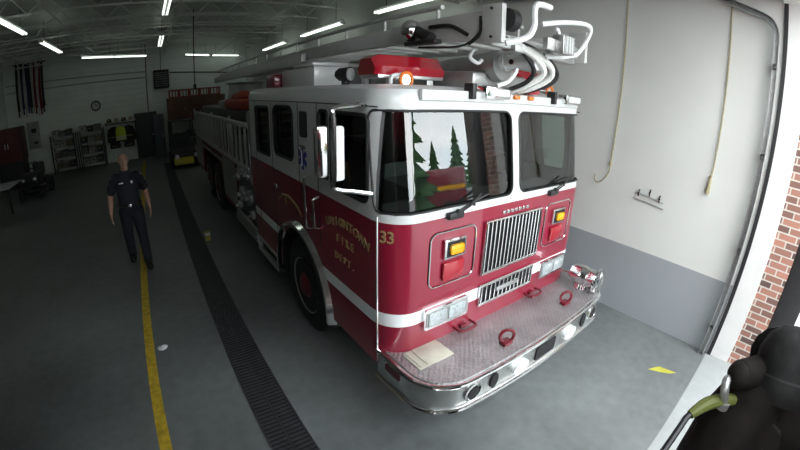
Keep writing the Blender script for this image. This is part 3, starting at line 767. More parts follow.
part(B().box(-.66, -.58, .35, .72, 2.885, 2.92, bev=.01).cyl((-.6, .45, 2.93), (-.6, .62, 3.0), .045), 'spotlight_mount', BLACKMETAL, sl2)
b = B().tube([(-.565, .52, 3.03), (-.56, .3, 3.02), (-.555, .12, 2.94)], .014, smooth=4).tube([(-.56, .65, 2.88), (-.56, .2, 2.86), (-.56, .02, 2.93), (-.56, -.03, 3.03), (-.56, -.04, 3.09)], .009, smooth=4).tube([(-.56, .1, 2.87), (-.565, .0, 2.93), (-.56, 0.0, 3.06)], .009, smooth=4)
part(b, 'ladder_cable', BLACK, AL)
b = B().tube([(-.40, .20, 2.86), (-.42, .22, 2.80), (-.36, .20, 2.76), (-.33, .18, 2.79)], .014, smooth=4)
part(b, 'pipe_hook', STRIPE, AL)
# waterway, nozzle and hoses
WP = part(B().cyl((-.10, 4.0, 2.68), (-.10, .93, 2.69), .125, n=28).cyl((-.10, .93, 2.69), (-.10, .2, 2.76), .12, n=28).cyl((-.10, .24, 2.757), (-.10, .16, 2.765), .128, n=28), 'waterway', ALU)
WZ = part(B().cyl((-.10, .17, 2.785), (-.06, -.10, 2.80), .060, n=20).cyl((-.06, -.10, 2.80), (-.055, -.13, 2.802), .066, n=20).cyl((-.10, .18, 2.785), (-.095, .13, 2.79), .072, n=20), 'waterway_outlet', STRIPE, WP)
part(B().cyl((-.145, .05, 2.79), (-.155, .05, 2.79), .02, n=12), 'outlet_cap', BLACKMETAL, WZ)
part(B().box(-.35, .35, .25, 1.3, 2.57, 2.70, bev=.03), 'ladder_cradle', ALU)
for i, (pts, m) in enumerate([
  ([(-.42, -.06, 2.93), (-.26, -.1, 2.87), (-.15, -.12, 2.80), (-.09, -.12, 2.72), (-.10, -.06, 2.64), (-.17, .06, 2.57)], BLACK),
  ([(-.3, -.08, 2.93), (-.05, -.12, 2.88), (.13, -.13, 2.81), (.22, -.13, 2.72), (.17, -.08, 2.64), (.06, .06, 2.57)], BLACK),
  ([(-.38, -.08, 2.92), (-.18, -.14, 2.85), (-.03, -.15, 2.77), (.0, -.13, 2.70), (-.06, -.03, 2.62), (-.10, .07, 2.57)], HOSEWHITE),
  ([(-.28, -.1, 2.90), (-.08, -.15, 2.84), (.08, -.16, 2.77), (.11, -.13, 2.69), (.04, -.03, 2.61), (-.02, .07, 2.57)], HOSEWHITE),
  ([(-.2, -.08, 2.90), (.02, -.10, 2.83), (.15, -.11, 2.75), (.14, -.08, 2.66), (.08, .05, 2.58)], BLACK),
  ([(-.30, .05, 2.60), (-.22, .02, 2.63), (-.16, 0, 2.70), (-.14, 0, 2.74)], STRIPE)]):
    part(B().tube(pts, [.018, .018, .027, .024, .017, .016, .02][i], smooth=6), 'hydraulic_hose', m, None, 'white jacketed hose' if m == HOSEWHITE else None)
part(B().box(.09, .24, .03, .12, 2.55, 2.63, bev=.02), 'roof_beacon', LENSRED, None, 'small red beacon')

# ground ladder on the side of the body
GL = thing('ground_ladder', 'long aluminium ground ladder racked on edge along the engine side behind the cab', 'ladder', (-1.27, 6.4, 1.78))
LADM = mat('weathered ladder aluminium', (.5, .5, .48), .45, .6, noise=.12)
for z in (-.31, .31): part(B().box(-.022, .022, -3.0, 3.2, z-.035, z+.035, bev=.008), 'side_rail', LADM, GL)
for k in range(20): part(B().cyl((0, -2.85+k*.31, -.3), (0, -2.85+k*.31, .3), .022, n=10), 'rung', LADM, GL)


# ------------------------------------------------------------------ person
SKIN = mat('skin', (.42, .24, .17), .55, noise=.06, nscale=12)
NAVY = mat('dark navy uniform cloth', (.012, .014, .022), .85, noise=.2, nscale=14)
LEATHER = mat('black leather', (.012, .011, .011), .4, noise=.15)
HAIR = mat('short grey hair', (.13, .12, .11), .8, noise=.3, nscale=40)
def fuse(b, name, mtl, parent, vox, smooth=3):
    """weld overlapping closed shapes into one continuous surface"""
    o = b.done(name, mtl, parent); m = o.modifiers.new('r', 'REMESH'); m.mode = 'VOXEL'; m.voxel_size = vox; m.use_smooth_shade = True
    s_ = o.modifiers.new('s', 'SMOOTH'); s_.iterations = smooth; s_.factor = .5
    dg = bpy.context.evaluated_depsgraph_get(); nm = bpy.data.meshes.new_from_object(o.evaluated_get(dg)); o.modifiers.clear(); old = o.data; o.data = nm; bpy.data.meshes.remove(old)
    nm.name = name; nm.materials.clear(); nm.materials.append(mtl); nm.polygons.foreach_set('use_smooth', [True]*len(nm.polygons)); return o
def limb(b, pts, radii, n=14, k=5):
    b.tube(pts, radii, n=n, smooth=k); b.ball(pts[0], radii[0]*.98, n); b.ball(pts[-1], radii[-1]*.98, n); return b
def torso(b, secs, n=24):
    """stack of ellipses (z, y centre, half width, half depth)"""
    b.loft([[(w*math.cos(2*PI*i/n)*(1+.06*abs(math.sin(4*PI*i/n))), yc+d*math.sin(2*PI*i/n), z) for i in range(n)] for z, yc, w, d in secs]); return b
PER = thing('person', 'person in dark navy short sleeved shirt and trousers walking beside the yellow floor line', 'person', (-3.03, 4.60, 0), .06)
ARM = {1: ((.20, .0, 1.425), (.285, .045, 1.15), (.305, -.085, .915)), -1: ((-.20, .0, 1.425), (-.295, .03, 1.15), (-.325, -.06, .91))}
LEG = {1: ((.10, 0, .90), (.115, -.19, .505), (.115, -.23, .09), (.13, -.40, .045)), -1: ((-.10, 0, .90), (-.115, -.03, .49), (-.125, .21, .12), (-.13, .05, .045))}
body = B()
torso(body, [(.86, 0, .14, .10), (.96, 0, .17, .115), (1.08, -.005, .155, .11), (1.20, -.005, .16, .112), (1.33, 0, .175, .115), (1.42, .005, .165, .095), (1.47, .005, .11, .07), (1.50, 0, .065, .06)])
limb(body, [(0, .005, 1.46), (0, -.005, 1.54), (0, -.015, 1.62)], [.062, .057, .058])
body.ball((0, -.012, 1.70), (.077, .097, .092), 24).ball((0, -.045, 1.655), (.062, .066, .085), 20).ball((0, -.078, 1.590), (.032, .026, .022), 14)
body.ball((0, -.090, 1.712), (.052, .022, .016), 14).cyl((0, -.098, 1.70), (0, -.122, 1.663), .010, .015, 12).ball((0, -.118, 1.664), (.017, .014, .012), 12)
for sx in (-1, 1): body.ball((sx*.080, -.012, 1.685), (.010, .020, .032), 12).ball((sx*.042, -.085, 1.665), (.022, .018, .02), 12)
for sx in (-1, 1):
    sh, el, wr = [Vector(p) for p in ARM[sx]]
    limb(body, [sh, sh.lerp(el, .5)+Vector((sx*.012, .0, 0)), el, el.lerp(wr, .35), wr], [.062, .054, .044, .046, .029])
    d = (wr-el).normalized(); d = (d+Vector((0, .05, -.25))).normalized(); side = Vector((0, -1, 0)); side = (side-d*side.dot(d)).normalized(); inn = Vector((-sx, 0, 0))
    pm = wr+d*.05; body.ball(wr+d*.02, (.024, .03, .03), 12).ball(pm, (.019, .042, .05), 14)
    for L, o in ((.070, .031), (.082, .011), (.076, -.010), (.058, -.030)):
        a_ = pm+d*.035+side*o; limb(body, [a_, a_+d*L*.5+inn*.010, a_+d*L*.95+inn*.032], [.0095, .009, .0075], 8, 3)
    limb(body, [pm-d*.015+side*.028, pm+d*.02+side*.058+inn*.01, pm+d*.052+side*.066+inn*.02], [.013, .011, .009], 8, 3)
    hp, kn, an, to = [Vector(p) for p in LEG[sx]]
    limb(body, [hp, hp.lerp(kn, .5), kn, kn.lerp(an, .35)+Vector((0, .02, 0)), an], [.095, .082, .058, .06, .04])
    limb(body, [an+Vector((0, .03, -.02)), (an+to)/2, to+Vector((0, .02, 0))], [.036, .036, .03])
BODY = fuse(body, 'body', SKIN, PER, .0065)
for sx in (-1, 1):
    B().ball((sx*.031, -.094, 1.693), .012, 12).ball((sx*.031, -.1035, 1.693), (.006, .004, .006), 10, 1).done('eye', [mat('eye white', (.55, .55, .53), .2), BLACK], PER)
    B().tube([(sx*.015, -.112, 1.716), (sx*.034, -.108, 1.721), (sx*.05, -.095, 1.714)], .005, n=6).done('eyebrow', HAIR, PER)
B().tube([(-.024, -.101, 1.628), (0, -.109, 1.629), (.024, -.101, 1.628)], .0055, n=6).done('mouth', mat('lip', (.26, .11, .09), .6), PER)
hb = B().ball((0, .0, 1.708), (.083, .098, .09), 26)
for v in list(hb.bm.verts):
    if v.co.y < -.02+max(0, (1.72-v.co.z))*.9 or v.co.z < 1.62: v.co = Vector((0, 0, 1.70))+(v.co-Vector((0, 0, 1.70)))*.80
hb.done('hair', HAIR, PER)
sh_ = B(); torso(sh_, [(.93, 0, .187, .135), (1.0, 0, .183, .13), (1.10, -.005, .172, .128), (1.20, -.005, .177, .128), (1.33, 0, .190, .130), (1.42, .005, .182, .112), (1.475, .005, .125, .085), (1.51, 0, .078, .072)])
for sx in (-1, 1):
    sh, el, wr = [Vector(p) for p in ARM[sx]]
    limb(sh_, [sh-Vector((sx*.03, 0, 0)), sh.lerp(el, .3), sh.lerp(el, .68)], [.082, .078, .076])
fuse(sh_, 'shirt', NAVY, PER, .009)
B().loft([[(w*math.cos(a_), .0+d*math.sin(a_), z) for a_ in [2*PI*i/20 for i in range(20)]] for w, d, z in ((.085, .078, 1.492), (.075, .072, 1.535), (.066, .064, 1.53))], cap=False).done('collar', NAVY, PER)
tr = B(); torso(tr, [(.84, 0, .175, .125), (.93, 0, .19, .138), (1.01, 0, .178, .128)])
for sx in (1, -1):
    hp, kn, an, to = [Vector(p) for p in LEG[sx]]
    limb(tr, [hp, hp.lerp(kn, .5), kn, kn.lerp(an, .4)+Vector((0, .015, 0)), an+Vector((0, 0, -.02))], [.108, .098, .080, .078, .068])
fuse(tr, 'trousers', NAVY, PER, .009)
for sx in (1, -1):
    hp, kn, an, to = [Vector(p) for p in LEG[sx]]; q = B(); z = .05
    q.ball((an.x, an.y+.03, an.z-.03), (.055, .066, .07), 14); limb(q, [(an.x, an.y+.01, an.z-.02), (an.x, (an.y+to.y)/2, z+.012), (to.x, to.y+.02, z-.006)], [.06, .058, .052])
    o = fuse(q, 'shoe', LEATHER, PER, .008)
    for v in o.data.vertices: v.co.z = max(v.co.z, .004)
B().tube([(.186*math.cos(t), .136*math.sin(t), 1.005) for t in [2*PI*i/28 for i in range(28)]], .017, n=8, closed=True).done('belt', LEATHER, PER)
B().box(-.025, .025, -.162, -.146, .985, 1.025, bev=.005).done('buckle', CHROME, PER)
B().prism([(.085+.018*math.cos(t), 1.36+.022*math.sin(t)) for t in [PI/4*i for i in range(8)]], 'y', -.138, -.115).done('chest_badge', BRUSHED, PER)
for sx in (-1, 1): B().ball((sx*.292, .0, 1.36), (.012, .03, .036), 10).done('shoulder_patch', mat('grey shoulder patch', (.3, .28, .25), .8), PER)
B().box(-.12, -.05, -.136, -.115, 1.355, 1.37, bev=.003).done('name_tag', BRUSHED, PER)

# ------------------------------------------------------------------ loose things on the floor
pb = bmesh.new(); bmesh.ops.create_icosphere(pb, subdivisions=3, radius=.05)
for v in pb.verts: v.co *= random.uniform(.75, 1.15); v.co.z *= .45
q = B(); me = bpy.data.meshes.new('t'); pb.to_mesh(me); pb.free(); q.mesh(me, Matrix.Translation((-2.86, 1.97, .026)) @ Matrix.Diagonal((1.25, .8, 1, 1)))
tag(q.done('crumpled_paper', mat('white paper', (.65, .66, .66), .8), flat=True), 'crumpled white paper lying on the yellow floor line', 'paper')
cp = thing('yellow_cup', 'small yellow cup standing on the floor by the drain grate', 'cup', (-1.80, 5.0, 0))
B().lathe([(.0001, 0), (.045, 0), (.06, .15), (.056, .15), (.04, .01), (.0001, .01)], n=18, cap=False).done('body', mat('yellow plastic', (.75, .62, .12), .5), cp)
B().lathe([(.058, .10), (.062, .15), (.056, .15)], n=18, cap=False).done('white_rim', STRIPE, cp)

# ------------------------------------------------------------------ back of the bay
DGREEN = mat('dark green door paint', (.025, .035, .03), .5, noise=.15)
dd = struct(B().box(-3.3, -2.26, YB-.05, YB, 0, 2.03).box(-3.24, -2.32, YB-.075, YB-.05, .01, 1.98, bev=.005).done('door_1', DGREEN))
B().cyl((-2.40, YB-.08, 1.0), (-2.40, YB-.13, 1.0), .03).box(-2.52, -2.38, YB-.14, YB-.12, .98, 1.02, bev=.005).done('door_handle', BRUSHED, dd)
cn = B().cyl((-2.62, YB-.03, 2.05), (-2.62, YB-.03, ZC), .02, n=8); struct(cn.done('trim_3', BLACKMETAL))
for k, (z0, z1) in enumerate(((3.98, 3.84), (3.66, 3.58))):
    struct(B().cyl((-9.1, YB-.05, z0+.05), (-2.62, YB-.05, z1), .022, n=8).done('trim_4', GALV))
struct(B().cyl((-1.55, YB-.05, 3.72), (2.05, YB-.05, 3.5), .025, n=8).done('trim_5', BLACKMETAL))
ck = thing('wall_clock', 'round white wall clock with dark rim on the back wall', 'clock', (-5.0, YB-.03, 2.6))
B().lathe([(.0001, .0), (.20, .0), (.20, .02), (.0001, .02)], (0, .02, 0), (0, -1, 0), 28, cap=False).done('clock_face', mat('clock face', (.5, .52, .5), .6), ck)
B().tube([(.2*math.cos(t), -.005, .2*math.sin(t)) for t in [2*PI*i/28 for i in range(28)]], .026, n=8, closed=True).done('rim', BLACKMETAL, ck)
B().box(-.007, .007, -.012, -.006, 0, .14).done('minute_hand', BLACK, ck); B().box(0, .09, -.012, -.006, -.008, .008).done('hour_hand', BLACK, ck)
ht = thing('unit_heater', 'dark louvred heater box hung high on the back wall', 'heater', (-1.95, YB-.25, 3.02))
B().box(-.35, .35, -.22, .22, 0, .82, bev=.03).done('housing', BLACKMETAL, ht)
lv = B()
for k in range(7): lv.box(-.29, .29, -.25, -.215, .1+k*.095, .14+k*.095, rot=Matrix.Rotation(.5, 4, 'X'))
lv.done('louvre', GALV, ht); B().cyl((0, .2, .4), (0, .25, .4), .08).cyl((0, 0, .8), (0, 0, 1.9), .012).done('hanger', BLACKMETAL, ht)
cd = thing('drop_cord', 'black cord dropping straight from the ceiling in front of the back wall', 'cord', (-1.2, 10, 2.72))
B().cyl((0, 0, .1), (0, 0, 2.33), .014, n=8).done('cable', BLACK, cd); B().box(-.04, .04, -.04, .04, 0, .16, bev=.012).done('plug_box', BLACKMETAL, cd)

# hanging hoses at the left end of the back wall
rl = thing('hose_rail', 'wall rail carrying the row of hanging hoses at the left end of the back wall', 'rail', (-7.9, YB-.2, 4.85))
B().cyl((-.75, 0, 0), (.75, 0, 0), .03).done('bar', BLACKMETAL, rl)
for x in (-.7, .7): B().cyl((x, 0, 0), (x, .2, 0), .02).done('bracket', BLACKMETAL, rl)
HC = {'pale': mat('pale hose jacket', (.5, .5, .47), .8, noise=.2), 'dark blue': mat('blue hose jacket', (.03, .04, .09), .8), 'dull red': mat('red hose jacket', (.2, .03, .03), .8), 'dark': mat('dark hose jacket', (.03, .03, .03), .8)}
for i, k in enumerate(('dark', 'pale', 'dark blue', 'pale', 'dark blue', 'dark', 'pale', 'dull red', 'pale', 'dull red', 'dark')):
    x = -8.5+.118*i; j = random.uniform(-.03, .03); L = random.uniform(2.55, 2.75)
    b = B(); P = [(x, YB-.235, L), (x+j, YB-.275, 3.6), (x-j, YB-.275, 4.6), (x, YB-.2, 4.922), (x+.01, YB-.13, 4.6), (x+.01+j, YB-.12, 3.5), (x+.02, YB-.12, L+.25)]
    b.tube(P, .036, n=8, smooth=4)
    tag(b.done('hanging_hose', HC[k]), k+' fire hose hanging down the left end of the back wall', 'hose', 'hoses hanging on the back wall')
# storage racks with gear
def rack(x0, x1, y0, y1, h, levels, lab):
    t = thing('storage_rack', lab, 'shelf rack', ((x0+x1)/2, (y0+y1)/2, 0)); cx, cy = (x0+x1)/2, (y0+y1)/2
    for x in (x0-cx, x1-cx):
        for y in (y0-cy, y1-cy): B().box(x-.025, x+.025, y-.025, y+.025, 0, h).done('post', BLACKMETAL, t)
    for z in levels: B().box(x0-cx, x1-cx, y0-cy, y1-cy, z-.03, z).done('shelf', ALU, t)
rack(-7.1, -6.05, 16.6, 17.15, 1.62, (.2, .65, 1.1, 1.55), 'dim metal storage rack full of bins, the left one against the back wall')
rack(-5.85, -4.75, 16.6, 17.15, 1.62, (.2, .65, 1.1, 1.55), 'dim metal storage rack full of bins, the right one against the back wall')
BINM = [mat('grey bin plastic', (.14, .14, .13), .6, noise=.1), mat('dark bin plastic', (.03, .03, .033), .6), mat('tan cardboard', (.17, .14, .09), .85, noise=.1), mat('pale bin plastic', (.36, .36, .33), .6)]
def binbox(m):
    t = thing('storage_bin', 'x', 'bin', (0, 0, 0))
    B().loft([[(-.12, -.2, 0), (.12, -.2, 0), (.12, .2, 0), (-.12, .2, 0)], [(-.14, -.22, .22), (.14, -.22, .22), (.14, .22, .22), (-.14, .22, .22)]]).done('tub', BINM[m], t)
    B().box(-.15, .15, -.23, .23, .22, .25, bev=.008).done('lid', BINM[(m+1) % 4], t); B().box(-.05, .05, -.245, -.225, .12, .16, bev=.006).done('handle', BINM[(m+2) % 4], t)
    return t
protos = [binbox(m) for m in range(4)]; CN = ['grey', 'dark', 'tan', 'pale']
for rk, x0, x1 in (('left', -7.05, -6.1), ('right', -5.8, -4.8)):
    for lv_, z in (('bottom', .2), ('second', .65), ('third', 1.1), ('top', 1.55)):
        for k in range(3):
            m = random.randrange(4); o = copy_tree(protos[m]); o.location = (x0+.17+k*(x1-x0-.34)/2, 16.87, z+.001); o.scale = (random.uniform(.85, 1), 1, random.uniform(.8, 1.2) if lv_ == 'top' else random.uniform(.9, 1.25))
            o['label'] = f'{CN[m]} lidded storage bin, {("leftmost", "middle", "rightmost")[k]} on the {lv_} shelf of the {rk} back wall rack'; o['group'] = 'storage bins on the back wall racks'
for p_ in protos:
    for c in list(p_.children): bpy.data.objects.remove(c)
    bpy.data.objects.remove(p_)
# coat rack with turnout coats and a bright vest
cr = thing('coat_rack', 'black wall mounted coat rack holding helmets and coats left of the back door', 'coat rack', (-3.9, YB, 0))
for y in (-.2, -.52): B().cyl((-.72, y, 1.71), (.62, y, 1.71), .018).done('rail', BLACKMETAL, cr)
B().box(-.75, .65, -.6, 0, 1.76, 1.79).done('hat_shelf', ALU, cr)
for x in (-.7, .6): B().box(x-.015, x+.015, -.55, 0, 1.69, 1.76).done('bracket', BLACKMETAL, cr)
COATM = mat('dark turnout cloth', (.025, .024, .022), .85, noise=.2); HIV = mat('high visibility yellow cloth', (.55, .68, .05), .7, noise=.1); SILV = mat('silver reflective tape', (.6, .6, .58), .4)
def coat(x, y, z, m, lab, cat, L=.95, name='turnout_coat', sleeves=True):
    t = thing(name, lab, cat, (x, y, z)); b = B()
    sec = [(.05, .06, 0), (.20, .10, -.06), (.23, .12, -.25), (.22, .12, -.5), (.25, .13, -L)]
    b.loft([[(w*math.cos(a), d*math.sin(a), h) for a in [2*PI*i/14 for i in range(14)]] for w, d, h in sec]); b.done('coat_body' if sleeves else 'vest_body', m, t)
    if sleeves:
        for sx in (-1, 1): B().tube([(sx*.18, 0, -.1), (sx*.26, -.02, -.35), (sx*.27, -.06, -.68)], [.07, .065, .055], n=10).done('sleeve', m, t)
    for h in (-.45, -L*.9): B().loft([[(w*1.02*math.cos(a), d*1.03*math.sin(a), h+dz) for a in [2*PI*i/14 for i in range(14)]] for w, d, dz in ((.235, .125, -.025), (.235, .125, .025))], cap=False).done('reflective_band', SILV if not sleeves else mat('dull tape', (.2, .19, .1), .5), t)
    B().tube([(0, 0, 0), (0, 0, .05), (.03, 0, .075), (0, 0, .1)], .006, n=6).done('hanger_hook', BRUSHED, t)
coat(-4.28, YB-.2, 1.582, COATM, 'dark turnout coat hanging leftmost on the pipe rack by the back door', 'coat')
coat(-3.62, YB-.2, 1.582, COATM, 'dark turnout coat hanging rightmost on the pipe rack by the back door', 'coat')
coat(-3.95, YB-.52, 1.582, HIV, 'bright yellow safety vest hanging behind the walking person', 'vest', .6, 'safety_vest', False)
HM = [mat('pale helmet', (.4, .4, .37), .4), mat('black helmet', (.015, .015, .015), .4)]
for k, (x, m) in enumerate(((-4.44, 1), (-4.11, 0), (-3.78, 1), (-3.45, 0))):
    t = thing('fire_helmet', f'{("pale", "black")[m]} fire helmet, {("leftmost", "second from left", "third from left", "rightmost")[k]} on the shelf of the coat rack', 'helmet', (x, YB-.3, 1.791), 0, 'helmets on the coat rack')
    B().lathe([(.0001, .17), (.06, .16), (.1, .11), (.115, .04), (.11, 0)], n=18, cap=False).done('shell', HM[m], t); B().loft([[(.115*math.cos(a), .13*math.sin(a), .03) for a in [2*PI*i/18 for i in range(18)]], [(.145*math.cos(a), .19*math.sin(a), .0) for a in [2*PI*i/18 for i in range(18)]]], cap=False).done('brim', HM[m], t)
    B().prism([(-.04, .05), (.04, .05), (.03, .15), (0, .17), (-.03, .15)], 'y', -.135, -.12).done('front_shield', GOLD, t)
lk = thing('locker', 'tall dark blue grey locker right of the back door', 'locker', (-2.22, 16.5, 0))
LKM = mat('blue grey locker paint', (.05, .065, .075), .5, noise=.1)
B().box(-.24, .24, -.25, .25, .05, 1.9, bev=.01).done('cabinet', LKM, lk)
B().box(-.22, .22, -.27, -.25, .1, 1.86, bev=.006).done('door', LKM, lk); B().box(.14, .17, -.30, -.27, .9, 1.05, bev=.006).done('handle', BRUSHED, lk)
for x in (-.2, .2): B().box(x-.03, x+.03, -.2, .2, 0, .05).done('foot', BLACKMETAL, lk)
st_ = thing('steel_stand', 'dark steel stand under the brown wooden cabinet at the back', 'stand', (-.5, 16.4, 0))
for x in (-1.2, 1.25):
    for y in (-.35, .35): B().box(x-.04, x+.04, y-.04, y+.04, 0, 1.5).done('leg', BLACKMETAL, st_)
B().box(-1.28, 1.33, -.4, .4, 1.5, 1.54).done('top', BLACKMETAL, st_); B().box(-1.25, 1.3, -.38, .38, .4, .43).done('shelf', BLACKMETAL, st_)
for k, x in enumerate((-.85, -.25, .4, .95)):
    t = thing('equipment_case', f'dark equipment case, {("leftmost", "second from left", "third from left", "rightmost")[k]} on the lower shelf of the steel stand', 'case', (st_.location.x+x, 16.3, .43), 0, 'equipment cases on the steel stand')
    B().box(-.24, .24, -.2, .2, 0, .55+.1*(k % 2), bev=.02).done('shell', BINM[1], t); B().tube([(-.08, -.2, .3), (-.08, -.24, .33), (.08, -.24, .33), (.08, -.2, .3)], .01, n=6).done('handle', BRUSHED, t)
bc = thing('wooden_cabinet', 'reddish brown wooden cabinet raised on the stand at the back of the bay', 'cabinet', (-.5, 16.4, 1.54))
WOOD = mat('reddish brown wood', (.13, .055, .03), .6, noise=.25, nscale=4)
B().box(-1.27, 1.3, -.36, .36, 0, 1.0, bev=.01).done('carcass', WOOD, bc)
for k in range(3): B().box(-1.24+k*.84, -.42+k*.84, -.385, -.36, .04, .96, bev=.006).done('door', WOOD, bc)
for k in range(3): B().cyl((-.5+k*.84, -.385, .5), (-.5+k*.84, -.41, .5), .02, n=10).done('knob', BRUSHED, bc)
CRM = mat('dull red crate plastic', (.28, .04, .025), .5, noise=.12)
for k in range(5):
    t = thing('red_crate', f'red open sided crate, {("leftmost", "second from left", "middle", "fourth from left", "rightmost")[k]} of the row on top of the brown cabinet', 'crate', (-1.45+k*.46, 16.35, 2.541), 0, 'red crates on the brown cabinet')
    b = B()
    for x in (-.2, -.07, .07, .2): b.box(x-.022, x+.022, -.2, -.16, 0, .34)
    for x in (-.2, .2): b.box(x-.022, x+.022, .16, .2, 0, .34)
    for z in (0, .29):
        b.box(-.22, .22, -.2, -.16, z, z+.05).box(-.22, .22, .16, .2, z, z+.05); b.box(-.22, -.18, -.2, .2, z, z+.05).box(.18, .22, -.2, .2, z, z+.05)
    b.done('crate_frame', CRM, t); B().box(-.2, .2, -.18, .18, .01, .04).done('crate_base', CRM, t)
# utility cart
uc = thing('utility_cart', 'dark utility cart with yellow front bumper parked behind the engine', 'utility cart', (-1.45, 13.5, 0))
B().box(-.45, .45, -.75, .9, .35, .62, bev=.05).box(-.45, .45, .2, .9, .62, .95, bev=.04).done('chassis', BLACKMETAL, uc)
B().prism([(-.75, .62), (-.2, .62), (-.2, .95), (-.45, .95), (-.75, .75)], 'x', -.42, .42).done('hood', mat('dark cart body', (.03, .03, .035), .4), uc)
B().box(-.40, .32, -.86, -.75, .16, .42, bev=.03).done('front_bumper', mat('bright yellow plastic', (.62, .55, .05), .5), uc)
for x in (-.28, .42): B().cyl((x, -.86, .46), (x, -.78, .46), .075, n=16).done('headlamp', STRIPE, uc)
for x in (-.43, .43):
    for y in (-.45, .6): B().cyl((x-.09, y, .25), (x+.09, y, .25), .25, n=22).cyl((x-.095, y, .25), (x+.095, y, .25), .11, n=14).done('wheel', TYRE, uc)
    B().tube([(x, -.3, .9), (x, -.15, 1.62), (x, .55, 1.66), (x, .75, .9)], .025, n=8, smooth=3).done('roll_bar', BLACKMETAL, uc)
B().box(-.46, .46, -.2, .65, 1.66, 1.70, bev=.015).done('roof', BLACKMETAL, uc)
for x in (-.22, .22): B().box(x-.18, x+.18, .05, .45, .62, .75, bev=.03).box(x-.18, x+.18, .42, .52, .7, 1.2, bev=.03).done('seat', SEAT, uc)
B().tube([(-.2+.16*math.cos(t), -.12+.05*math.sin(t), 1.0+.15*math.sin(t)) for t in [2*PI*i/18 for i in range(18)]], .014, n=6, closed=True).done('steering_wheel', BLACK, uc)

# ------------------------------------------------------------------ left side
mc = thing('maroon_cabinet', 'maroon storage cabinet on a dark base at the left wall', 'cabinet', (-8.4, 14.95, 0))
MAR = mat('maroon cabinet paint', (.09, .02, .018), .5, noise=.15)
B().box(-.55, .55, -.4, .4, 0, 1.05, bev=.01).done('base', BLACKMETAL, mc); B().box(-.58, .58, -.43, .43, 1.05, 2.3, bev=.015).done('upper_case', MAR, mc)
for x in (-.29, .29): B().box(x-.26, x+.26, -.455, -.43, 1.1, 2.25, bev=.006).done('door', MAR, mc)
for x in (-.06, .06): B().box(x-.012, x+.012, -.48, -.455, 1.55, 1.75, bev=.004).done('handle', BRUSHED, mc)
ep = thing('electrical_panel', 'grey electrical panel box on the back wall below the hoses', 'electrical panel', (-8.0, YB, 1.2))
B().box(-.26, .28, -.16, 0, 0, 1.15, bev=.01).done('box', mat('panel grey paint', (.3, .31, .3), .5), ep); B().box(-.22, .24, -.175, -.16, .05, 1.1, bev=.006).done('cover', mat('panel cover grey', (.27, .28, .27), .5), ep)
B().box(-.06, .16, -.18, -.174, .68, .86).done('meter_window', BLACK, ep); B().box(.0, .2, -.18, -.174, .2, .3).done('breaker_row', BLACK, ep)
tb = thing('work_table', 'light grey topped work table at the left edge of the photo', 'table', (-7.85, 10.95, 0))
B().box(-.8, .8, -.65, .65, .71, .75, bev=.01).done('tabletop', mat('light grey laminate', (.4, .42, .42), .35), tb)
for x in (-.72, .72):
    for y in (-.57, .57): B().box(x-.03, x+.03, y-.03, y+.03, 0, .71).done('leg', BLACKMETAL, tb)
lm = thing('lawn_tractor', 'dark riding mower parked beside the grey table', 'riding mower', (-6.85, 12.5, 0))
B().box(-.32, .32, -.75, -.05, .4, .82, bev=.08).done('hood', BLACKMETAL, lm); B().box(-.3, .3, -.1, .75, .35, .55, bev=.04).done('frame', BLACKMETAL, lm)
B().box(-.5, .5, -.3, .45, .12, .26, bev=.05).done('mower_deck', BINM[1], lm)
B().box(-.22, .22, .3, .7, .58, .68, bev=.04).box(-.22, .22, .62, .74, .64, 1.02, bev=.04).done('seat', SEAT, lm)
sw = B().cyl((0, -.02, .75), (0, .1, 1.0), .02).tube([(.17*math.cos(t), .1+.1*math.sin(t), 1.0+.1*math.sin(t)) for t in [2*PI*i/18 for i in range(18)]], .014, n=6, closed=True); sw.done('steering_wheel', BLACK, lm)
for x in (-.38, .38):
    B().cyl((x-.07, -.6, .19), (x+.07, -.6, .19), .19, n=20).done('front_wheel', TYRE, lm); B().cyl((x-.1, .5, .26), (x+.1, .5, .26), .26, n=22).done('rear_wheel', TYRE, lm)
for x in (-.2, .2): B().ball((x, -.75, .66), (.06, .02, .05), 10).done('headlamp', CLEARLENS, lm)

# ------------------------------------------------------------------ deck gun near the camera
DG = thing('deck_gun', 'dark deck gun with a domed housing and a yellow green lever, lower right corner', 'deck gun', (-1.35, -2.1, 0))
GUN = mat('dark grey cast metal', (.016, .016, .016), .7, .0, spec=.2, noise=.5, nscale=14, bump=.6, bscale=22); GUNB = mat('black brown casting', (.011, .009, .008), .75, spec=.15, noise=.5, nscale=14, bump=.6, bscale=20)
def gp(o): o.parent = DG; o.matrix_parent_inverse = Matrix.Translation((1.35, 2.1, 0)); return o
gp(B().box(-1.47, -.85, -2.55, -2.02, 0, 1.60, bev=.03).done('pedestal', BLACKMETAL))
gp(B().lathe([(.0001, .10), (.045, .094), (.078, .065), (.094, .02), (.094, -.03), (.102, -.035), (.102, -.06), (.08, -.10), (.0001, -.10)], (-1.41, -2.03, 2.0), (.35, .1, 1), 28, cap=False).done('domed_housing', GUN))
gp(B().tube([(-1.44, -2.02, 1.55), (-1.49, -1.985, 1.70), (-1.465, -1.97, 1.82), (-1.43, -2.0, 1.95)], [.16, .13, .105, .08], n=16, smooth=4).done('swivel_body', GUNB))
gp(B().ball((-1.515, -1.91, 1.968), (.048, .035, .035), 14).cyl((-1.515, -1.91, 1.965), (-1.44, -1.97, 1.96), .04, .05, 12).done('lock_knob', GUNB))
gp(B().tube([(-1.56, -1.905, 1.90), (-1.575, -1.89, 1.945), (-1.55, -1.885, 1.96), (-1.52, -1.91, 1.945)], .012, n=10, smooth=4).cyl((-1.56, -1.905, 1.885), (-1.56, -1.905, 1.905), .018, n=10).done('elbow_fitting', ALU))
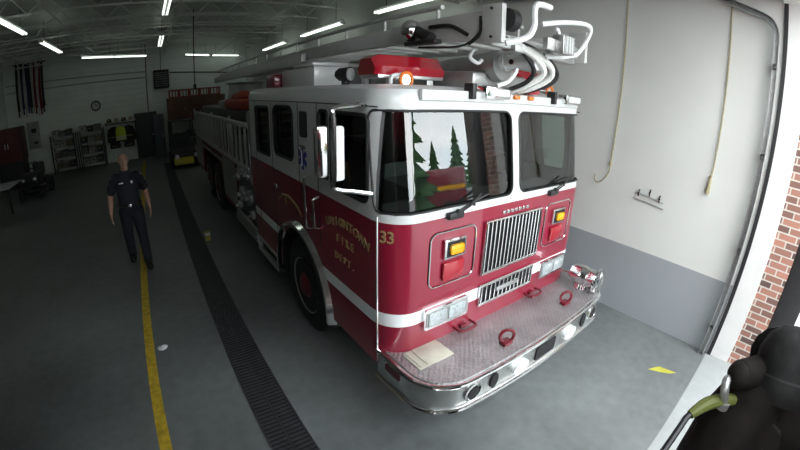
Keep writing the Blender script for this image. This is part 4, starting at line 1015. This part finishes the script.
gp(B().tube([(-1.53, -1.925, 1.90), (-1.556, -1.901, 1.906), (-1.595, -1.865, 1.897), (-1.64, -1.840, 1.878)], [.016, .017, .018, .012], n=10, smooth=4).done('lever_grip', mat('yellow green rubber', (.13, .15, .035), .6, noise=.15)))
gp(B().tube([(-1.635, -1.842, 1.88), (-1.652, -1.835, 1.874), (-1.746, -1.828, 1.822), (-1.79, -1.825, 1.797)], .009, n=8).done('lever_rod', BLACKMETAL))
gp(B().cyl((-1.52, -2.0, 1.76), (-1.33, -2.0, 1.70), .12, n=20).cyl((-1.535, -2.0, 1.765), (-1.50, -2.0, 1.755), .135, n=8).cyl((-1.45, -2.0, 1.74), (-1.42, -2.0, 1.73), .132, n=8).done('coupling', GUNB))
gp(B().tube([(-1.30, -2.0, 1.95), (-1.15, -2.06, 1.88), (-1.08, -2.12, 1.58)], .085, n=14, smooth=4).done('inlet_pipe', GUN))
gp(B().box(-1.38, -.95, -2.3, -2.03, 1.56, 1.90, bev=.05).done('gear_housing', GUNB))

# ------------------------------------------------------------------ outside: things reflected in the windshield, and unseen daylight blockers
TG = mat('tree green', (.045, .11, .035), .9, noise=.4, nscale=3); BARK = mat('bark', (.06, .045, .035), .9)
def conifer(x, y, h, lab):
    t = thing('conifer_tree', lab, 'tree', (x, y, 0), 0, 'trees across the street'); b = B(); n = 22
    for k in range(9):
        z = h*(.1+.1*k); R = h*.27*(1-k/9.6); c = []
        for i in range(n):
            q_ = R*(1 if i % 2 else .62)*random.uniform(.8, 1.15); a = 2*PI*i/n+k; c.append((q_*math.cos(a), q_*math.sin(a), z+random.uniform(-.1, .1)*R))
        tp_ = [(.06*R*math.cos(2*PI*i/n+k), .06*R*math.sin(2*PI*i/n+k), z+h*.17) for i in range(n)]; b.loft([c, tp_])
    b.done('foliage', TG, t, flat=True); B().cyl((0, 0, 0), (0, 0, h*.3), h*.02, h*.015).done('trunk', BARK, t)
for k, (x, y, h) in enumerate(((5.2, -10.2, 6.5), (14.5, -24, 4.2), (17.3, -24, 4.6), (19.6, -23, 5.6), (12.2, -25, 3.8), (23, -24, 5.5), (11, -30, 4.0), (-3, -32, 5), (27, -25, 6))):
    conifer(x, y, h, 'dark conifer tree standing across the street')
BW = mat('dark brown render', (.08, .07, .06), .9, noise=.1)
nb_ = thing('blocker_building', 'unseen plain dark building added across the apron to block daylight', 'building', (15.5, -8.0, 0))  # added out of view to keep daylight off the left floor
B().box(-5.5, 6, -3, 6, 0, 11).done('walls', BW, nb_, flat=True); B().box(-5.8, 6.3, -3.3, 6.3, 11, 11.4).done('roof', BLACKMETAL, nb_, flat=True)
for k in range(3): B().box(-5.53, -5.47, -2+k*2.7, -.6+k*2.7, 3, 5).done('window', BLACK, nb_)
def van(x, y, rz, s, lab):
    t = thing('rescue_truck', lab, 'truck', (x, y, 0), rz); t.scale = (s, s, s)
    B().box(-1.2, 1.2, -1.2, 3.6, .55, 2.75, bev=.08).done('box_body', RED, t); B().box(-1.1, 1.1, -3.0, -1.2, .5, 1.45, bev=.12).box(-1.1, 1.1, -2.4, -1.2, 1.45, 2.3, bev=.15).done('cab', RED, t)
    for q_ in (-1, 1): B().box(q_*1.2, q_*1.21, -1.1, 3.5, 1.5, 1.75).done('stripe', AMBER, t)
    B().box(-.95, .95, -2.42, -2.38, 1.55, 2.15).done('windshield', BLACK, t); B().box(-1.15, 1.15, -3.15, -3.0, .45, .75, bev=.04).done('bumper', CHROME, t)
    for q_ in (-1, 1):
        for yy in (-2.2, 2.3): B().cyl((q_*.85, yy, .45), (q_*1.2, yy, .45), .45, n=24).done('wheel', TYRE, t)
lt_ = thing('blocker_truck', 'unseen red truck close outside the door on the left, made tall to block daylight', 'fire engine', (-2.5, -6.5, 0))  # unseen truck, placed and made tall to block sky light on the left
B().box(-1.55, 1.55, -3.5, 3.85, .5, 3.0, bev=.1).done('body', RED, lt_)
B().box(-1.35, 1.35, 3.84, 3.87, 1.7, 2.5, bev=.01).done('windshield', BLACK, lt_); B().box(-1.5, 1.5, 3.85, 3.95, .45, .8, bev=.03).done('bumper', CHROME, lt_)
B().box(-.9, .9, -4.5, 3.4, 3.0, 3.6, bev=.05).done('aerial_ladder', GREYPAINT, lt_)  # top box adds height so the truck blocks more sky
for q_ in (-1, 1):
    B().box(q_*1.55, q_*1.56, -3.3, 3.6, 1.2, 1.4).done('stripe', AMBER, lt_)
    for yy in (-2.3, 2.5): B().cyl((q_*1.2, yy, .5), (q_*1.56, yy, .5), .5, n=24).done('wheel', TYRE, lt_)
van(8.0, -13.6, -.88, .80, 'red rescue truck with yellow stripe parked across the apron')
SKY, EXPO = 9.8, 0.0

# ------------------------------------------------------------------ camera, world, render look
cam = bpy.data.cameras.new('camera'); co = bpy.data.objects.new('camera', cam); COL.objects.link(co); bpy.context.scene.camera = co
cam.type = 'PANO'; cam.panorama_type = 'FISHEYE_LENS_POLYNOMIAL'; cam.sensor_fit = 'HORIZONTAL'; cam.sensor_width = 36; cam.sensor_height = 20.25
cam.fisheye_fov = PI
cam.fisheye_polynomial_k0, cam.fisheye_polynomial_k1, cam.fisheye_polynomial_k2, cam.fisheye_polynomial_k3, cam.fisheye_polynomial_k4 = 0, -5.76238e-02, -8.83155e-06, 9.73036e-06, -1.06236e-07
cam.clip_start = .02; cam.clip_end = 300
yaw, pit, rol = .630908, .348786, .024048
f = Vector((math.sin(yaw)*math.cos(pit), math.cos(yaw)*math.cos(pit), -math.sin(pit))); rt = Vector((math.cos(yaw), -math.sin(yaw), 0)); up = rt.cross(f)
r2 = rt*math.cos(rol)+up*math.sin(rol); u2 = r2.cross(f)
co.matrix_world = Matrix(((r2.x, u2.x, -f.x, -2.51758), (r2.y, u2.y, -f.y, -1.8343), (r2.z, u2.z, -f.z, 2.53435), (0, 0, 0, 1)))

wd = bpy.data.worlds.new('overcast sky'); bpy.context.scene.world = wd; wd.use_nodes = True; nt = wd.node_tree; bg = nt.nodes['Background']
tc = nt.nodes.new('ShaderNodeTexCoord'); n = nt.nodes.new('ShaderNodeTexNoise'); n.inputs['Scale'].default_value = 2.5; n.inputs['Detail'].default_value = 6
mp = nt.nodes.new('ShaderNodeMapping'); mp.inputs['Scale'].default_value = (1, 1, 2.5); nt.links.new(tc.outputs['Generated'], mp.inputs[0]); nt.links.new(mp.outputs[0], n.inputs['Vector'])
r = nt.nodes.new('ShaderNodeValToRGB'); r.color_ramp.elements[0].position = .35; r.color_ramp.elements[0].color = (.62, .74, .82, 1); r.color_ramp.elements[1].position = .65; r.color_ramp.elements[1].color = (1, 1, .98, 1)
nt.links.new(n.outputs['Fac'], r.inputs[0]); nt.links.new(r.outputs[0], bg.inputs['Color']); bg.inputs['Strength'].default_value = SKY

sc_ = bpy.context.scene
sc_.view_settings.view_transform = 'Standard'; sc_.view_settings.look = 'None'; sc_.view_settings.gamma = 1; sc_.view_settings.exposure = EXPO; sc_.view_settings.use_curve_mapping = False
